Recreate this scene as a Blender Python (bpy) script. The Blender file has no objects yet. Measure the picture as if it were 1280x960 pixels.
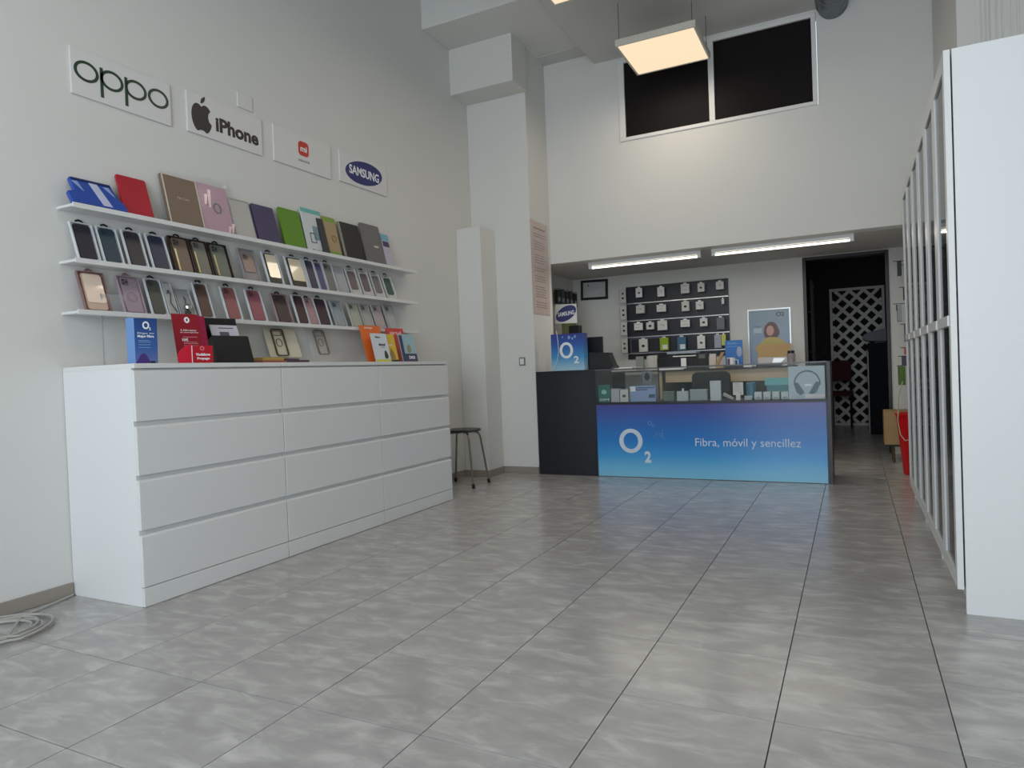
import bpy, bmesh, math, random
from mathutils import Matrix, Vector
R = math.radians
rnd = random.Random(7)
S = bpy.context.scene
COL = S.collection

# ------------------------------------------------------------------ camera
cam_d = bpy.data.cameras.new('camera'); cam = bpy.data.objects.new('camera', cam_d); COL.objects.link(cam)
r = Vector((0.8946700, 0.4450332, -0.0388723)); u = Vector((0.0268994, 0.0331901, 0.9990870)); f = Vector((-0.4459170, 0.8948988, -0.0177231))
cam.matrix_world = Matrix(((r.x, u.x, -f.x, 3.08816), (r.y, u.y, -f.y, -1.80611), (r.z, u.z, -f.z, 0.90401), (0, 0, 0, 1)))
cam_d.sensor_width = 36; cam_d.lens = 857.49 / 1280 * 36; cam_d.clip_start = .02
S.camera = cam
# ------------------------------------------------------------------ world, light, exposure
W = bpy.data.worlds.new('world'); S.world = W; W.use_nodes = True
bg = W.node_tree.nodes['Background']; bg.inputs[0].default_value = (.86, .92, 1, 1); bg.inputs[1].default_value = 1.0
S.view_settings.view_transform = 'Standard'; S.view_settings.look = 'None'; S.view_settings.gamma = 1
S.view_settings.exposure = 0.12
def area(name, loc, rot, sx, sy, power, color):
    d = bpy.data.lights.new(name, 'AREA'); d.shape = 'RECTANGLE'; d.size = sx; d.size_y = sy; d.energy = power; d.color = color
    o = bpy.data.objects.new(name, d); o.location = loc; o.rotation_euler = rot; COL.objects.link(o); return o
# daylight entering by the shop front behind the camera
DAY = area('storefront_daylight', (2.55, -4.3, 1.70), (R(90), 0, 0), 2.5, 2.9, 112, (.83, .92, 1.0))

# ------------------------------------------------------------------ materials
MATS = {}
def mat(name, col, rough=.5, metal=0, emit=None, es=1, alpha=1, trans=0, noise=.03, nscale=8, bump=0, coat=0, spec=.5, ior=1.45):
    if name in MATS: return MATS[name]
    m = bpy.data.materials.new(name); m.use_nodes = True; nt = m.node_tree; b = nt.nodes['Principled BSDF']
    c = tuple(col) + (1,)
    b.inputs['Base Color'].default_value = c
    if noise:
        tc = nt.nodes.new('ShaderNodeTexCoord'); n = nt.nodes.new('ShaderNodeTexNoise'); n.inputs['Scale'].default_value = nscale; n.inputs['Detail'].default_value = 3
        nt.links.new(tc.outputs['Object'], n.inputs['Vector'])
        mx = nt.nodes.new('ShaderNodeMix'); mx.data_type = 'RGBA'
        mx.inputs[6].default_value = tuple(max(0, v * (1 - noise)) for v in col) + (1,)
        mx.inputs[7].default_value = tuple(min(1, v * (1 + noise)) for v in col) + (1,)
        nt.links.new(n.outputs[0], mx.inputs[0]); nt.links.new(mx.outputs[2], b.inputs['Base Color'])
        if bump:
            bp = nt.nodes.new('ShaderNodeBump'); bp.inputs['Strength'].default_value = bump; bp.inputs['Distance'].default_value = .01
            nt.links.new(n.outputs[0], bp.inputs['Height']); nt.links.new(bp.outputs[0], b.inputs['Normal'])
    b.inputs['Roughness'].default_value = rough; b.inputs['Metallic'].default_value = metal
    b.inputs['Alpha'].default_value = alpha; b.inputs['Transmission Weight'].default_value = trans
    b.inputs['Coat Weight'].default_value = coat; b.inputs['Specular IOR Level'].default_value = spec; b.inputs['IOR'].default_value = ior
    if emit: b.inputs['Emission Color'].default_value = tuple(emit) + (1,); b.inputs['Emission Strength'].default_value = es
    MATS[name] = m; return m
def sr(r_, g, b):  # sRGB 0-255 to linear
    return tuple((v / 255 / 12.92) if v / 255 <= .04045 else ((v / 255 + .055) / 1.055) ** 2.4 for v in (r_, g, b))
def pm(name, r_, g, b, rough=.45, **k): return mat(name, sr(r_, g, b), rough, **k)

WALL = mat('plaster', (.70, .70, .675), .8, noise=.02, nscale=2.5, bump=.04)
WALL2 = mat('plaster_ceiling', (.62, .615, .60), .85, noise=.02, nscale=2)
WHITE = mat('white_lacquer', (.74, .75, .745), .32, noise=.012, nscale=3)
WHITE2 = mat('white_foil', (.76, .775, .78), .38, noise=.012, nscale=3)
PLAST = mat('white_plastic', (.75, .75, .74), .4)
BLACK = mat('black_plastic', (.012, .012, .014), .35)
DARK = mat('anthracite_board', (.016, .018, .026), .35)
DARKM = mat('dark_matte', (.03, .03, .033), .7)
GROUT = mat('grout', (.13, .125, .12), .9)
CHROME = mat('chrome', (.6, .6, .6), .2, metal=1, noise=0)
STEEL = mat('grey_duct_metal', (.22, .24, .25), .45, metal=.7, noise=.15, nscale=30)
GLASS = mat('clear_glass', (.35, .42, .42), .02, alpha=.07, noise=0)
REFL_GLASS = mat('wardrobe_glass', (.045, .055, .055), .06, noise=0, alpha=.8)  # dark tint stands in for the dim room mirrored in the panes
CLEAR = mat('clear_plastic', (.75, .78, .8), .08, alpha=.13, noise=0)
WOOD = pm('desk_wood', 178, 160, 132, .5, noise=.12, nscale=12)
KRAFT = pm('cardboard', 168, 140, 100, .75, noise=.06)
PAPER = mat('paper', (.78, .78, .76), .7)
INKW = mat('white_ink', (.85, .88, .9), .5, noise=0)
INKK = mat('black_ink', (.015, .013, .015), .5, noise=0)
def grad(name, stops, z0, z1, rough=.3, axis=2):
    m = bpy.data.materials.new(name); m.use_nodes = True; nt = m.node_tree; b = nt.nodes['Principled BSDF']
    tc = nt.nodes.new('ShaderNodeTexCoord'); sp = nt.nodes.new('ShaderNodeSeparateXYZ'); mr = nt.nodes.new('ShaderNodeMapRange'); cr = nt.nodes.new('ShaderNodeValToRGB')
    nt.links.new(tc.outputs['Object'], sp.inputs[0]); nt.links.new(sp.outputs[axis], mr.inputs[0])
    mr.inputs[1].default_value = z0; mr.inputs[2].default_value = z1
    e = cr.color_ramp.elements
    while len(e) < len(stops): e.new(.5)
    for el, (p_, c) in zip(e, stops): el.position = p_; el.color = sr(*c) + (1,)
    nt.links.new(mr.outputs[0], cr.inputs[0]); nt.links.new(cr.outputs[0], b.inputs['Base Color']); b.inputs['Roughness'].default_value = rough
    return m
def marble():
    m = bpy.data.materials.new('grey_marbled_tile'); m.use_nodes = True; nt = m.node_tree; b = nt.nodes['Principled BSDF']; L = nt.links.new; N = nt.nodes.new
    tc = N('ShaderNodeTexCoord'); oi = N('ShaderNodeObjectInfo'); mul = N('ShaderNodeVectorMath'); mul.operation = 'MULTIPLY_ADD'
    cmb = N('ShaderNodeCombineXYZ'); L(oi.outputs['Random'], cmb.inputs[0]); L(oi.outputs['Random'], cmb.inputs[1])
    L(cmb.outputs[0], mul.inputs[0]); mul.inputs[1].default_value = (37, 91, 0); L(tc.outputs['Object'], mul.inputs[2])
    mp = N('ShaderNodeMapping'); mp.inputs['Scale'].default_value = (6.5, 15, 1); mp.inputs['Rotation'].default_value = (0, 0, R(-14)); L(mul.outputs[0], mp.inputs[0])
    n1 = N('ShaderNodeTexNoise'); n1.inputs['Scale'].default_value = 1.0; n1.inputs['Detail'].default_value = 6; n1.inputs['Roughness'].default_value = .58; n1.inputs['Distortion'].default_value = .6; L(mp.outputs[0], n1.inputs['Vector'])
    n2 = N('ShaderNodeTexNoise'); n2.inputs['Scale'].default_value = 5; n2.inputs['Detail'].default_value = 4; L(mul.outputs[0], n2.inputs['Vector'])
    cr = N('ShaderNodeValToRGB'); e = cr.color_ramp.elements
    e[0].position = .34; e[0].color = (.385, .374, .362, 1); e[1].position = .50; e[1].color = (.43, .418, .406, 1)
    x = e.new(.60); x.color = (.505, .492, .478, 1); x = e.new(.70); x.color = (.58, .566, .55, 1)
    L(n1.outputs[0], cr.inputs[0])
    mx = N('ShaderNodeMix'); mx.data_type = 'RGBA'; mx.blend_type = 'MULTIPLY'; mx.inputs[0].default_value = .35
    cr2 = N('ShaderNodeValToRGB'); cr2.color_ramp.elements[0].position = .3; cr2.color_ramp.elements[0].color = (.72, .72, .72, 1); cr2.color_ramp.elements[1].position = .7; cr2.color_ramp.elements[1].color = (1.15, 1.15, 1.15, 1)
    L(n2.outputs[0], cr2.inputs[0]); L(cr.outputs[0], mx.inputs[6]); L(cr2.outputs[0], mx.inputs[7]); L(mx.outputs[2], b.inputs['Base Color'])
    rr = N('ShaderNodeMapRange'); L(n2.outputs[0], rr.inputs[0]); rr.inputs[3].default_value = .16; rr.inputs[4].default_value = .30; L(rr.outputs[0], b.inputs['Roughness'])
    return m
MARBLE = marble()

# ------------------------------------------------------------------ mesh builder
class MB:
    def __init__(s): s.v = []; s.f = []
    def add(s, vs, fs):
        k = len(s.v); s.v += [tuple(v) for v in vs]; s.f += [tuple(i + k for i in q) for q in fs]; return s
    def box(s, x0, x1, y0, y1, z0, z1):
        vs = [(x, y, z) for z in (z0, z1) for y in (y0, y1) for x in (x0, x1)]
        return s.add(vs, [(0, 2, 3, 1), (4, 5, 7, 6), (0, 1, 5, 4), (2, 6, 7, 3), (0, 4, 6, 2), (1, 3, 7, 5)])
    def prism(s, pts, y0, y1):     # outline in x,z extruded along y (pts anticlockwise seen from -y)
        n = len(pts)
        vs = [(x, y0, z) for x, z in pts] + [(x, y1, z) for x, z in pts]
        return s.add(vs, [tuple(range(n)), tuple(range(2 * n - 1, n - 1, -1))] + [(i, i + n, (i + 1) % n + n, (i + 1) % n) for i in range(n)])
    def prismz(s, pts, z0, z1):    # outline in x,y extruded along z
        n = len(pts)
        vs = [(x, y, z0) for x, y in pts] + [(x, y, z1) for x, y in pts]
        return s.add(vs, [tuple(range(n - 1, -1, -1)), tuple(range(n, 2 * n))] + [(i, (i + 1) % n, (i + 1) % n + n, i + n) for i in range(n)])
    def prismx(s, pts, x0, x1):    # outline in y,z extruded along x
        n = len(pts)
        vs = [(x0, y, z) for y, z in pts] + [(x1, y, z) for y, z in pts]
        return s.add(vs, [tuple(range(n - 1, -1, -1)), tuple(range(n, 2 * n))] + [(i, (i + 1) % n, (i + 1) % n + n, i + n) for i in range(n)])
    def ring(s, outer, inner, y0, y1):
        n = len(outer)
        vs = [(x, y, z) for y in (y0, y1) for P in (outer, inner) for x, z in P]
        fs = []
        for i in range(n):
            j = (i + 1) % n
            fs += [(i, j, n + j, n + i), (2 * n + j, 2 * n + i, 3 * n + i, 3 * n + j), (j, i, 2 * n + i, 2 * n + j), (n + i, n + j, 3 * n + j, 3 * n + i)]
        return s.add(vs, fs)
    def lathe(s, prof, n=20, c=(0, 0)):
        vs = []; fs = []
        for rr_, z in prof:
            for i in range(n):
                a = 2 * math.pi * i / n; vs.append((c[0] + rr_ * math.cos(a), c[1] + rr_ * math.sin(a), z))
        for k in range(len(prof) - 1):
            for i in range(n):
                j = (i + 1) % n; fs.append((k * n + i, k * n + j, (k + 1) * n + j, (k + 1) * n + i))
        fs.append(tuple(range(n - 1, -1, -1))); fs.append(tuple(range((len(prof) - 1) * n, len(prof) * n)))
        return s.add(vs, fs)
    def tube(s, pts, rad, n=8, closed=False):
        pts = [Vector(p_) for p_ in pts]; m_ = len(pts); vs = []; fs = []; up = None
        for i, p_ in enumerate(pts):
            a = pts[(i - 1) % m_] if (closed or i) else p_; b_ = pts[(i + 1) % m_] if (closed or i < m_ - 1) else p_
            t = (b_ - a).normalized()
            if up is None: up = t.orthogonal().normalized()
            up = (up - t * up.dot(t)).normalized(); w = t.cross(up)
            for k in range(n):
                q = 2 * math.pi * k / n; vs.append(p_ + (up * math.cos(q) + w * math.sin(q)) * rad)
        for i in range(m_ if closed else m_ - 1):
            i2 = (i + 1) % m_
            for k in range(n):
                k2 = (k + 1) % n; fs.append((i * n + k, i * n + k2, i2 * n + k2, i2 * n + k))
        if not closed: fs.append(tuple(range(n - 1, -1, -1))); fs.append(tuple(range((m_ - 1) * n, m_ * n)))
        return s.add(vs, fs)
    def build(s, name, m, parent=None, bevel=0, smooth=False, seg=2):
        me = bpy.data.meshes.new(name); me.from_pydata(s.v, [], s.f); me.materials.append(m)
        bm = bmesh.new(); bm.from_mesh(me); bmesh.ops.recalc_face_normals(bm, faces=bm.faces); bm.to_mesh(me); bm.free()
        if smooth:
            for p_ in me.polygons: p_.use_smooth = True
            me.set_sharp_from_angle(angle=R(40))
        o = bpy.data.objects.new(name, me); COL.objects.link(o)
        if parent: o.parent = parent
        if bevel:
            b = o.modifiers.new('bevel', 'BEVEL'); b.width = bevel; b.segments = seg; b.limit_method = 'ANGLE'
        return o
def B(*a): return MB().box(*a)
def rrect(x0, x1, z0, z1, rd, n=5):
    P = []
    for cx, cz, a0 in ((x1 - rd, z1 - rd, 0), (x0 + rd, z1 - rd, 90), (x0 + rd, z0 + rd, 180), (x1 - rd, z0 + rd, 270)):
        for i in range(n + 1):
            a = R(a0 + 90 * i / n); P.append((cx + rd * math.cos(a), cz + rd * math.sin(a)))
    return P
def ell(cx, cz, a, b, n=32): return [(cx + a * math.cos(2 * math.pi * i / n), cz + b * math.sin(2 * math.pi * i / n)) for i in range(n)]
def tag(o, label, cat, group=None):
    o['label'] = label; o['category'] = cat
    if group: o['group'] = group
    return o
def thing(name, label, cat, loc, rz=0, rx=0, group=None):
    o = bpy.data.objects.new(name, None); COL.objects.link(o); o.empty_display_size = .05
    o.location = loc; o.rotation_euler = (rx, 0, rz); return tag(o, label, cat, group)
def struct(o):
    o['kind'] = 'structure'; return o
def text(s, parent, m, x0, x1, zc, y, name='lettering', hmax=None, align='C', depth=.0008, bold=0, shear=0, label=None):
    cu = bpy.data.curves.new('t', 'FONT'); cu.body = s; cu.extrude = depth; cu.offset = bold; cu.resolution_u = 3; cu.shear = shear
    o = bpy.data.objects.new('t', cu); COL.objects.link(o); bpy.context.view_layer.update()
    me = bpy.data.meshes.new_from_object(o.evaluated_get(bpy.context.evaluated_depsgraph_get()))
    bpy.data.objects.remove(o); bpy.data.curves.remove(cu)
    xs = [v.co.x for v in me.vertices]; ys = [v.co.y for v in me.vertices]
    k = (x1 - x0) / (max(xs) - min(xs)); kz = k
    if hmax: kz = hmax / (max(ys) - min(ys))
    cx = (max(xs) + min(xs)) / 2; cy = (max(ys) + min(ys)) / 2
    for v in me.vertices:
        X_ = (v.co.x - cx) * k + (x0 + x1) / 2; Z_ = (v.co.y - cy) * kz + zc; v.co = Vector((X_, y - v.co.z, Z_))
    me.materials.clear(); me.materials.append(m); me.name = name
    ob = bpy.data.objects.new(name, me); COL.objects.link(ob); ob.parent = parent
    if label: ob['label'] = label
    return ob
def lines(parent, m, x0, x1, z_list, y, h=.003, name='print', ragged=.25):
    mb = MB()
    for z in z_list: mb.box(x0, x1 - (x1 - x0) * ragged * rnd.random(), y, y + .0006, z, z + h)
    return mb.build(name, m, parent)
def dup(root, loc, rz=None):
    c = root.copy(); COL.objects.link(c); c.location = loc
    if rz is not None: c.rotation_euler.z = rz
    for ch in list(root.children):
        d = ch.copy(); COL.objects.link(d); d.parent = c
        for g in ch.children: e = g.copy(); COL.objects.link(e); e.parent = d
    return c

# ------------------------------------------------------------------ the room
ZC = 4.3
OX, SX, OY, SY = 3.286, .3994, -.3927, .3963
floor = struct(B(-.1, 4.1, -4.6, 9.3, -.08, -.006).build('floor', GROUT))
tile_me = None; g = .0017
for iy in range(-1, 24):
    for ix in range(-9, 2):
        x = OX + ix * SX; y = OY + iy * SY
        if ix == -9: continue
        if x > 3.9 : continue
        if tile_me is None:
            t = B(g, SX - g, g, SY - g, -.007, 0).build('tile', MARBLE, floor, bevel=0); tile_me = t.data
        else:
            t = bpy.data.objects.new('tile', tile_me); COL.objects.link(t); t.parent = floor
        t.location = (x, y, rnd.uniform(-.0004, .0001))
edge = MB()
for iy in range(-1, 24): edge.box(-.05, OX - 8 * SX - g, OY + iy * SY + g, OY + (iy + 1) * SY - g, -.007, 0)
for iy in range(-1, 24): edge.box(OX + 2 * SX + g, 4.1, OY + iy * SY + g, OY + (iy + 1) * SY - g, -.007, 0)
edge.build('cut_edge_tiles', MARBLE, floor)['kind'] = 'stuff'
far = MB()
for iy in range(-11, -1):
    for ix in range(-9, 3): far.box(max(-.05, OX + ix * SX + g), min(4.1, OX + (ix + 1) * SX - g), OY + iy * SY + g, OY + (iy + 1) * SY - g, -.007, 0)
far.build('front_tiles', MARBLE, floor)['kind'] = 'stuff'

wl = struct(B(-.15, 0, -4.6, 4.12, -.08, ZC).build('wall_left', WALL))
MB().box(0, .59, 3.68, 4.12, 0, ZC).build('column', WALL, wl, bevel=.004)
MB().box(0, .61, 3.40, 3.68, 3.335, 3.73).build('column_capital', WALL, wl, bevel=.004)
MB().box(0, 1.03, 2.985, 3.93, 3.73, ZC).build('ceiling_beam', WALL, wl, bevel=.004)
MB().box(0, .24, 3.404, 3.68, 0, 2.17).build('pipe_casing', WALL, wl, bevel=.004)
wi = struct(MB().box(.12, .27, 4.12, 5.6, -.08, 1.915).build('wall_recess_left', WALL))
# upper wall over the counter, with the dark glazed opening
wu = MB()
wu.box(-.15, 1.30, 4.12, 4.27, 1.892, ZC).box(2.90, 4.1, 4.12, 4.27, 1.892, ZC).box(1.30, 2.90, 4.12, 4.27, 1.892, 2.895).box(1.30, 2.90, 4.12, 4.27, 3.605, ZC)
wu = struct(wu.build('wall_upper', WALL))
struct(MB().box(1.085, 2.90, -4.05, 4.12, 3.63, 3.75).box(.59, 1.084, 3.93, 4.12, 3.725, ZC).build('ceiling_lowered', WALL2))
win = thing('window_1', 'long dark interior window with white frame high above the counter', 'window', (0, 4.12, 0)); win['kind'] = 'structure'
del win['category']
fr = MB(); fr.box(1.30, 2.895, -.012, .03, 2.895, 2.925).box(1.30, 2.895, -.012, .03, 3.575, 3.605).box(1.30, 1.352, -.012, .03, 2.925, 3.575).box(2.072, 2.118, -.012, .03, 2.925, 3.575).box(2.862, 2.895, -.012, .03, 2.925, 3.575)
fr.build('window_frame', PLAST, win, bevel=.003)
PANE = mat('dark_pane', (.012, .010, .010), .5, noise=0, spec=.1)
B(1.352, 2.072, .008, .014, 2.925, 3.575).build('pane', PANE, win); B(2.118, 2.862, .008, .014, 2.925, 3.575).build('pane', PANE, win)
# low ceiling of the back zone, rear wall, back room
struct(B(.12, 3.85, 4.27, 5.6, 1.915, 2.05).build('ceiling_low', WALL2))
struct(B(-.15, 4.1, -4.6, 4.12, ZC, ZC + .1).build('ceiling', WALL2))
DX0, DX1, DZ = 2.70, 3.375, 1.885
struct(MB().box(.12, DX0, 5.5, 5.6, 0, 2.05).box(DX1, 3.85, 5.5, 5.6, 0, 2.05).box(DX0, DX1, 5.5, 5.6, DZ, 2.05).build('wall_rear', WALL))
door = struct(MB().box(DX0 - .032, DX0, 5.485, 5.61, 0, DZ + .02).box(DX1, DX1 + .032, 5.485, 5.61, 0, DZ + .02).box(DX0, DX1, 5.485, 5.61, DZ - .012, DZ + .02).build('door_1', mat('dark_frame', (.012, .009, .009), .4), bevel=.003))
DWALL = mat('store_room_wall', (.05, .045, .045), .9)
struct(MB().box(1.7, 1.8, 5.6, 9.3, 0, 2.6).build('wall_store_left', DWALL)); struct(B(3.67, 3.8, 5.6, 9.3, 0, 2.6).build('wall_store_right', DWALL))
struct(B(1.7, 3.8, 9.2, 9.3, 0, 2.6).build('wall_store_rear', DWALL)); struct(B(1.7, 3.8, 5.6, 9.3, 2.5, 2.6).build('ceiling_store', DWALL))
wr = struct(B(4.02, 4.15, -4.6, 4.12, -.08, ZC).build('wall_right', WALL))
wr2 = struct(B(3.67, 3.85, 4.27, 5.5, -.08, 1.915).build('wall_recess_right', WALL))
B(3.67, 4.02, 3.27, 4.12, 0, 2.05).build('corner_pier', WALL, wr); B(3.67, 4.02, 2.92, 4.12, 2.05, ZC).build('upper_pier', WALL, wr, bevel=.004)
rb = MB()
xx = 3.76
while xx < 4.0:
    w_ = rnd.uniform(.012, .04); rb.box(xx, xx + w_, 2.92 - rnd.uniform(.003, .010), 2.925, 2.0, ZC); xx += w_ + rnd.uniform(.004, .012)
rb.build('ribbed_cladding', WALL, wr, bevel=.004)
# front (behind the camera): shop window, piers, lintel; unseen left bay filled in to cut daylight
struct(MB().box(-.15, .1, -4.2, -4.05, 0, ZC).box(3.9, 4.15, -4.2, -4.05, 0, ZC).box(.1, 3.9, -4.2, -4.05, 3.25, ZC).box(.1, 1.2, -4.2, -4.05, .12, 3.25).box(.1, 3.9, -4.2, -4.05, 0, .12).build('wall_front', WALL))
# skirting tiles
SK = pm('skirting_tile', 150, 142, 133, .4, noise=.12, nscale=14)
bb = struct(B(0, .004, -4.0, 0.0, 0, .05).build('baseboard_left', GROUT))
for k in range(10):
    y1_ = -.003 - k * SY * 1.0
    B(0, .012, y1_ - SY + .003, y1_, .001, .058).build('tile', SK, bb, bevel=.002)
b2 = struct(B(.24, .243, 3.41, 3.67, 0, .05).build('baseboard_casing', GROUT)); B(.24, .252, 3.404, 3.67, .001, .058).build('tile', SK, b2)
B(0.0, .252, 3.392, 3.404, .001, .058).build('tile', SK, b2); B(.253, .59, 3.668, 3.68, .001, .058).build('tile', SK, b2)
b3 = struct(B(0, .004, 2.42, 3.39, 0, .05).build('baseboard_corner', GROUT))
for k in range(3): B(0, .012, 2.42 + k * .325, 2.42 + (k + 1) * .325 - .004, .001, .058).build('tile', SK, b3)

# ------------------------------------------------------------------ lamps
EM = mat('panel_diffuser', (.25, .24, .2), .5, emit=(1, .77, .52), es=.86, noise=0)
PF = mat('panel_frame', (.62, .60, .52), .4)
def panel(loc, label):
    t = thing('ceiling_panel_light', label, 'ceiling light', loc, group='square hanging light panels')
    MB().box(-.295, .295, -.295, -.28, 0, .05).box(-.295, .295, .28, .295, 0, .05).box(-.295, -.28, -.28, .28, 0, .05).box(.28, .295, -.28, .28, 0, .05).build('frame', PF, t, bevel=.002)
    B(-.28, .28, -.28, .28, .03, .05).build('back_plate', PF, t)
    B(-.28, .28, -.28, .28, .004, .010).build('diffuser', EM, t)
    for sx in (-.27, .27):
        for sy in (-.27, .27): MB().tube([(sx, sy, .05), (sx, sy, 3.63 - loc[2])], .0022, 6).build('wire', DARKM, t)
    a = area('panel_lamp', (0, 0, -.004), (0, 0, 0), .56, .56, 5.2, (1, .87, .70)); a.parent = t
    return t
panel((1.855, 3.50, 3.30), 'glowing square white panel light hung on wires before the dark window')
panel((1.68, 2.15, 3.30), 'square panel light cut off by the top edge of the photo')
panel((1.68, -.4, 3.30), 'square panel light hung over the front of the shop')
TUBE = mat('fluorescent_tube', (.9, .9, .85), .5, emit=(1, .96, .82), es=2.4, noise=0)
def batten(x0, x1, label):
    L_ = x1 - x0
    t = thing('batten_light', label, 'light', ((x0 + x1) / 2, 4.19 + .12, 1.915), group='fluorescent battens under the low ceiling')
    B(-L_ / 2, L_ / 2, -.035, .035, -.052, 0).build('housing', PLAST, t, bevel=.003)
    for s_ in (-1, 1): B(min(s_ * L_ / 2, s_ * (L_ / 2 - .03)), max(s_ * L_ / 2, s_ * (L_ / 2 - .03)), -.03, .03, -.082, -.051).build('lamp_holder', PLAST, t, bevel=.003)
    MB().tube([(-L_ / 2 + .03, 0, -.070), (L_ / 2 - .03, 0, -.070)], .009, 10).build('tube', TUBE, t, smooth=True)
    a = area('batten_lamp', (0, 0, -.084), (0, 0, 0), L_ - .08, .03, 4.2, (1, .93, .80)); a.parent = t
batten(.90, 1.93, 'left of the two fluorescent battens under the low ceiling')
batten(2.02, 3.12, 'right of the two fluorescent battens, nearer the dark doorway')
t = thing('ventilation_duct', 'short round grey duct entering the wall right of the dark window', 'duct', (3.02, 4.12, 3.63))
MB().tube([(0, -.45, 0), (0, -.3, 0), (0, -.15, 0), (0, 0, 0)], .105, 24).build('pipe', STEEL, t, smooth=True)
for k in range(5):
    MB().tube([(0, -.02 - .1 * k, 0), (0, -.032 - .1 * k, 0)], .109, 24).build('ring', STEEL, t)
MB().tube([(-.11, -.02, -.02), (-.108, -.02, .67)], .003, 6).build('strap', DARKM, t)
t = thing('wall_plate', 'small blank white cover plate above the apple sign', 'plate', (0, 1.087, 2.51), R(90))
B(-.055, .055, -.008, 0, -.042, .042).build('cover', WALL, t, bevel=.003)
t = thing('wall_socket', 'small square white socket with grey rim on the column', 'socket', (.466, 3.68, .992))
B(-.03, .03, -.008, 0, -.036, .036).build('rim', pm('socket_grey', 120, 118, 115), t, bevel=.003); B(-.02, .02, -.012, -.007, -.026, .026).build('cover', PLAST, t, bevel=.002)

# ------------------------------------------------------------------ chests of drawers
SEAM = mat('seam_shadow', (.2, .2, .2), .8)
def chest(y0, label):
    t = thing('chest_of_drawers', label, 'chest of drawers', (0.003, y0 + .4, 0), R(90), group='white four-drawer chests along the left wall')
    # local: x along the wall (-.4..+.4), y into the wall; front plane at y=-.477
    F = -.477
    t_ = .018
    MB().box(-.4 + .001, -.4 + t_, F + .0195, 0, 0.0, .978).build('side_panel', WHITE2, t, bevel=.0015)
    MB().box(.4 - t_, .4 - .001, F + .0195, 0, 0.0, .978).build('side_panel', WHITE2, t, bevel=.0015)
    B(-.4 + .001, .4 - .001, F - .002, 0, .978, .998).build('top', WHITE, t, bevel=.0015)
    B(-.382, .382, F + .020, -.01, .004, .9775).build('carcass', WHITE, t)
    B(-.3985, .3985, F + .001, F + .0193, .002, .079).build('plinth', WHITE, t, bevel=.001)
    zs = [(.082, .287), (.315, .512), (.540, .733), (.761, .964)]
    for a, b in zs:
        # drawer fronts with a bevelled grip along the top edge
        MB().prismx([(F + .001, a), (F + .019, a), (F + .019, b + .008), (F + .010, b + .008), (F + .001, b)], -.3985, .3985).build('drawer', WHITE, t, bevel=.0012)
    return t
chest(0.0, 'white four-drawer chest nearest the viewer, its whole left side visible')
chest(.803, 'white four-drawer chest in the middle of the row of three')
chest(1.606, 'white four-drawer chest at the far end, next to the stool')

# ------------------------------------------------------------------ wall shelves
def shelf(z, label):
    t = thing('wall_shelf', label, 'shelf', (0, 1.305, z), R(90), group='three thin white wall shelves')
    B(-1.295, 1.295, -.115, 0, -.012, 0).build('board', WHITE, t, bevel=.0015)
    B(-1.295, 1.295, -.119, -.113, -.016, .006).build('front_lip', WHITE, t, bevel=.0015)
    return t
shelf(1.700, 'top white wall shelf, carrying tablet cases'); shelf(1.462, 'middle white wall shelf, carrying phone cases'); shelf(1.240, 'lowest white wall shelf, just above the brochures')

# ------------------------------------------------------------------ brand signs
SIGN = mat('sign_board', (.715, .71, .705), .5)
def sign(y0, y1, label, z0=2.222, z1=2.432):
    t = thing('brand_sign', label, 'sign', (0, (y0 + y1) / 2, 0), R(90), group='brand signs above the shelves')
    w = (y1 - y0) / 2
    B(-w, w, -.0117, -.001, z0, z1).build('board', SIGN, t, bevel=.001); return t
t = sign(.096, .595, 'white sign with wide dark green letters oppo, leftmost')
DG = pm('dark_green_ink', 42, 66, 50, .4)
mb = MB()
def circ_ring(cx, cz, a, b, w, wz): mb.ring(ell(cx, cz, a, b), ell(cx, cz, a - w, b - wz), -.0135, -.0118)
zc = 2.338
for cx in (-.180, -.060, .060, .180): circ_ring(cx, zc, .057, .047, .0135, .0125)
for cx in (-.117, .003): mb.box(cx, cx + .0145, -.0135, -.0118, zc - .092, zc + .045)
mb.build('lettering', DG, t)
t = sign(.692, 1.198, 'white sign with black bitten apple and the word iPhone', 2.230, 2.445)
ap = [(0, .052), (.012, .060), (.030, .062), (.046, .054), (.055, .042), (.044, .030), (.040, .012), (.046, -.008), (.060, -.020), (.052, -.042), (.038, -.060), (.026, -.064), (.012, -.058), (0, -.057), (-.012, -.058), (-.026, -.064), (-.040, -.056), (-.054, -.034), (-.061, -.006), (-.060, .022), (-.050, .046), (-.034, .060), (-.014, .060)]
def smoothp(P, n=3):
    out = []; m_ = len(P)
    for i in range(m_):
        p0, p1, p2, p3 = P[i - 1], P[i], P[(i + 1) % m_], P[(i + 2) % m_]
        for k in range(n):
            q = k / n
            out.append(tuple(.5 * (2 * p1[j] + (p2[j] - p0[j]) * q + (2 * p0[j] - 5 * p1[j] + 4 * p2[j] - p3[j]) * q * q + (3 * p1[j] - p0[j] - 3 * p2[j] + p3[j]) * q ** 3) for j in (0, 1)))
    return out
INKA = pm('sign_black', 42, 36, 40, .4)
mb = MB(); mb.prism([(-.165 + x * 1.02, 2.322 + z * 1.15) for x, z in smoothp(ap)], -.0135, -.0118)
lf = [(-.003, .068), (.003, .090), (.022, .104), (.026, .104), (.022, .084), (.008, .070)]
mb.prism([(-.165 + x, 2.326 + z * 1.1) for x, z in smoothp(lf)], -.0135, -.0118); mb.build('apple_mark', INKA, t)
text('iPhone', t, INKA, -.075, .225, 2.318, -.012, hmax=.080, bold=.04)
t = sign(1.29, 1.79, 'white sign with a small red rounded square mark', 2.230, 2.450)
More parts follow.
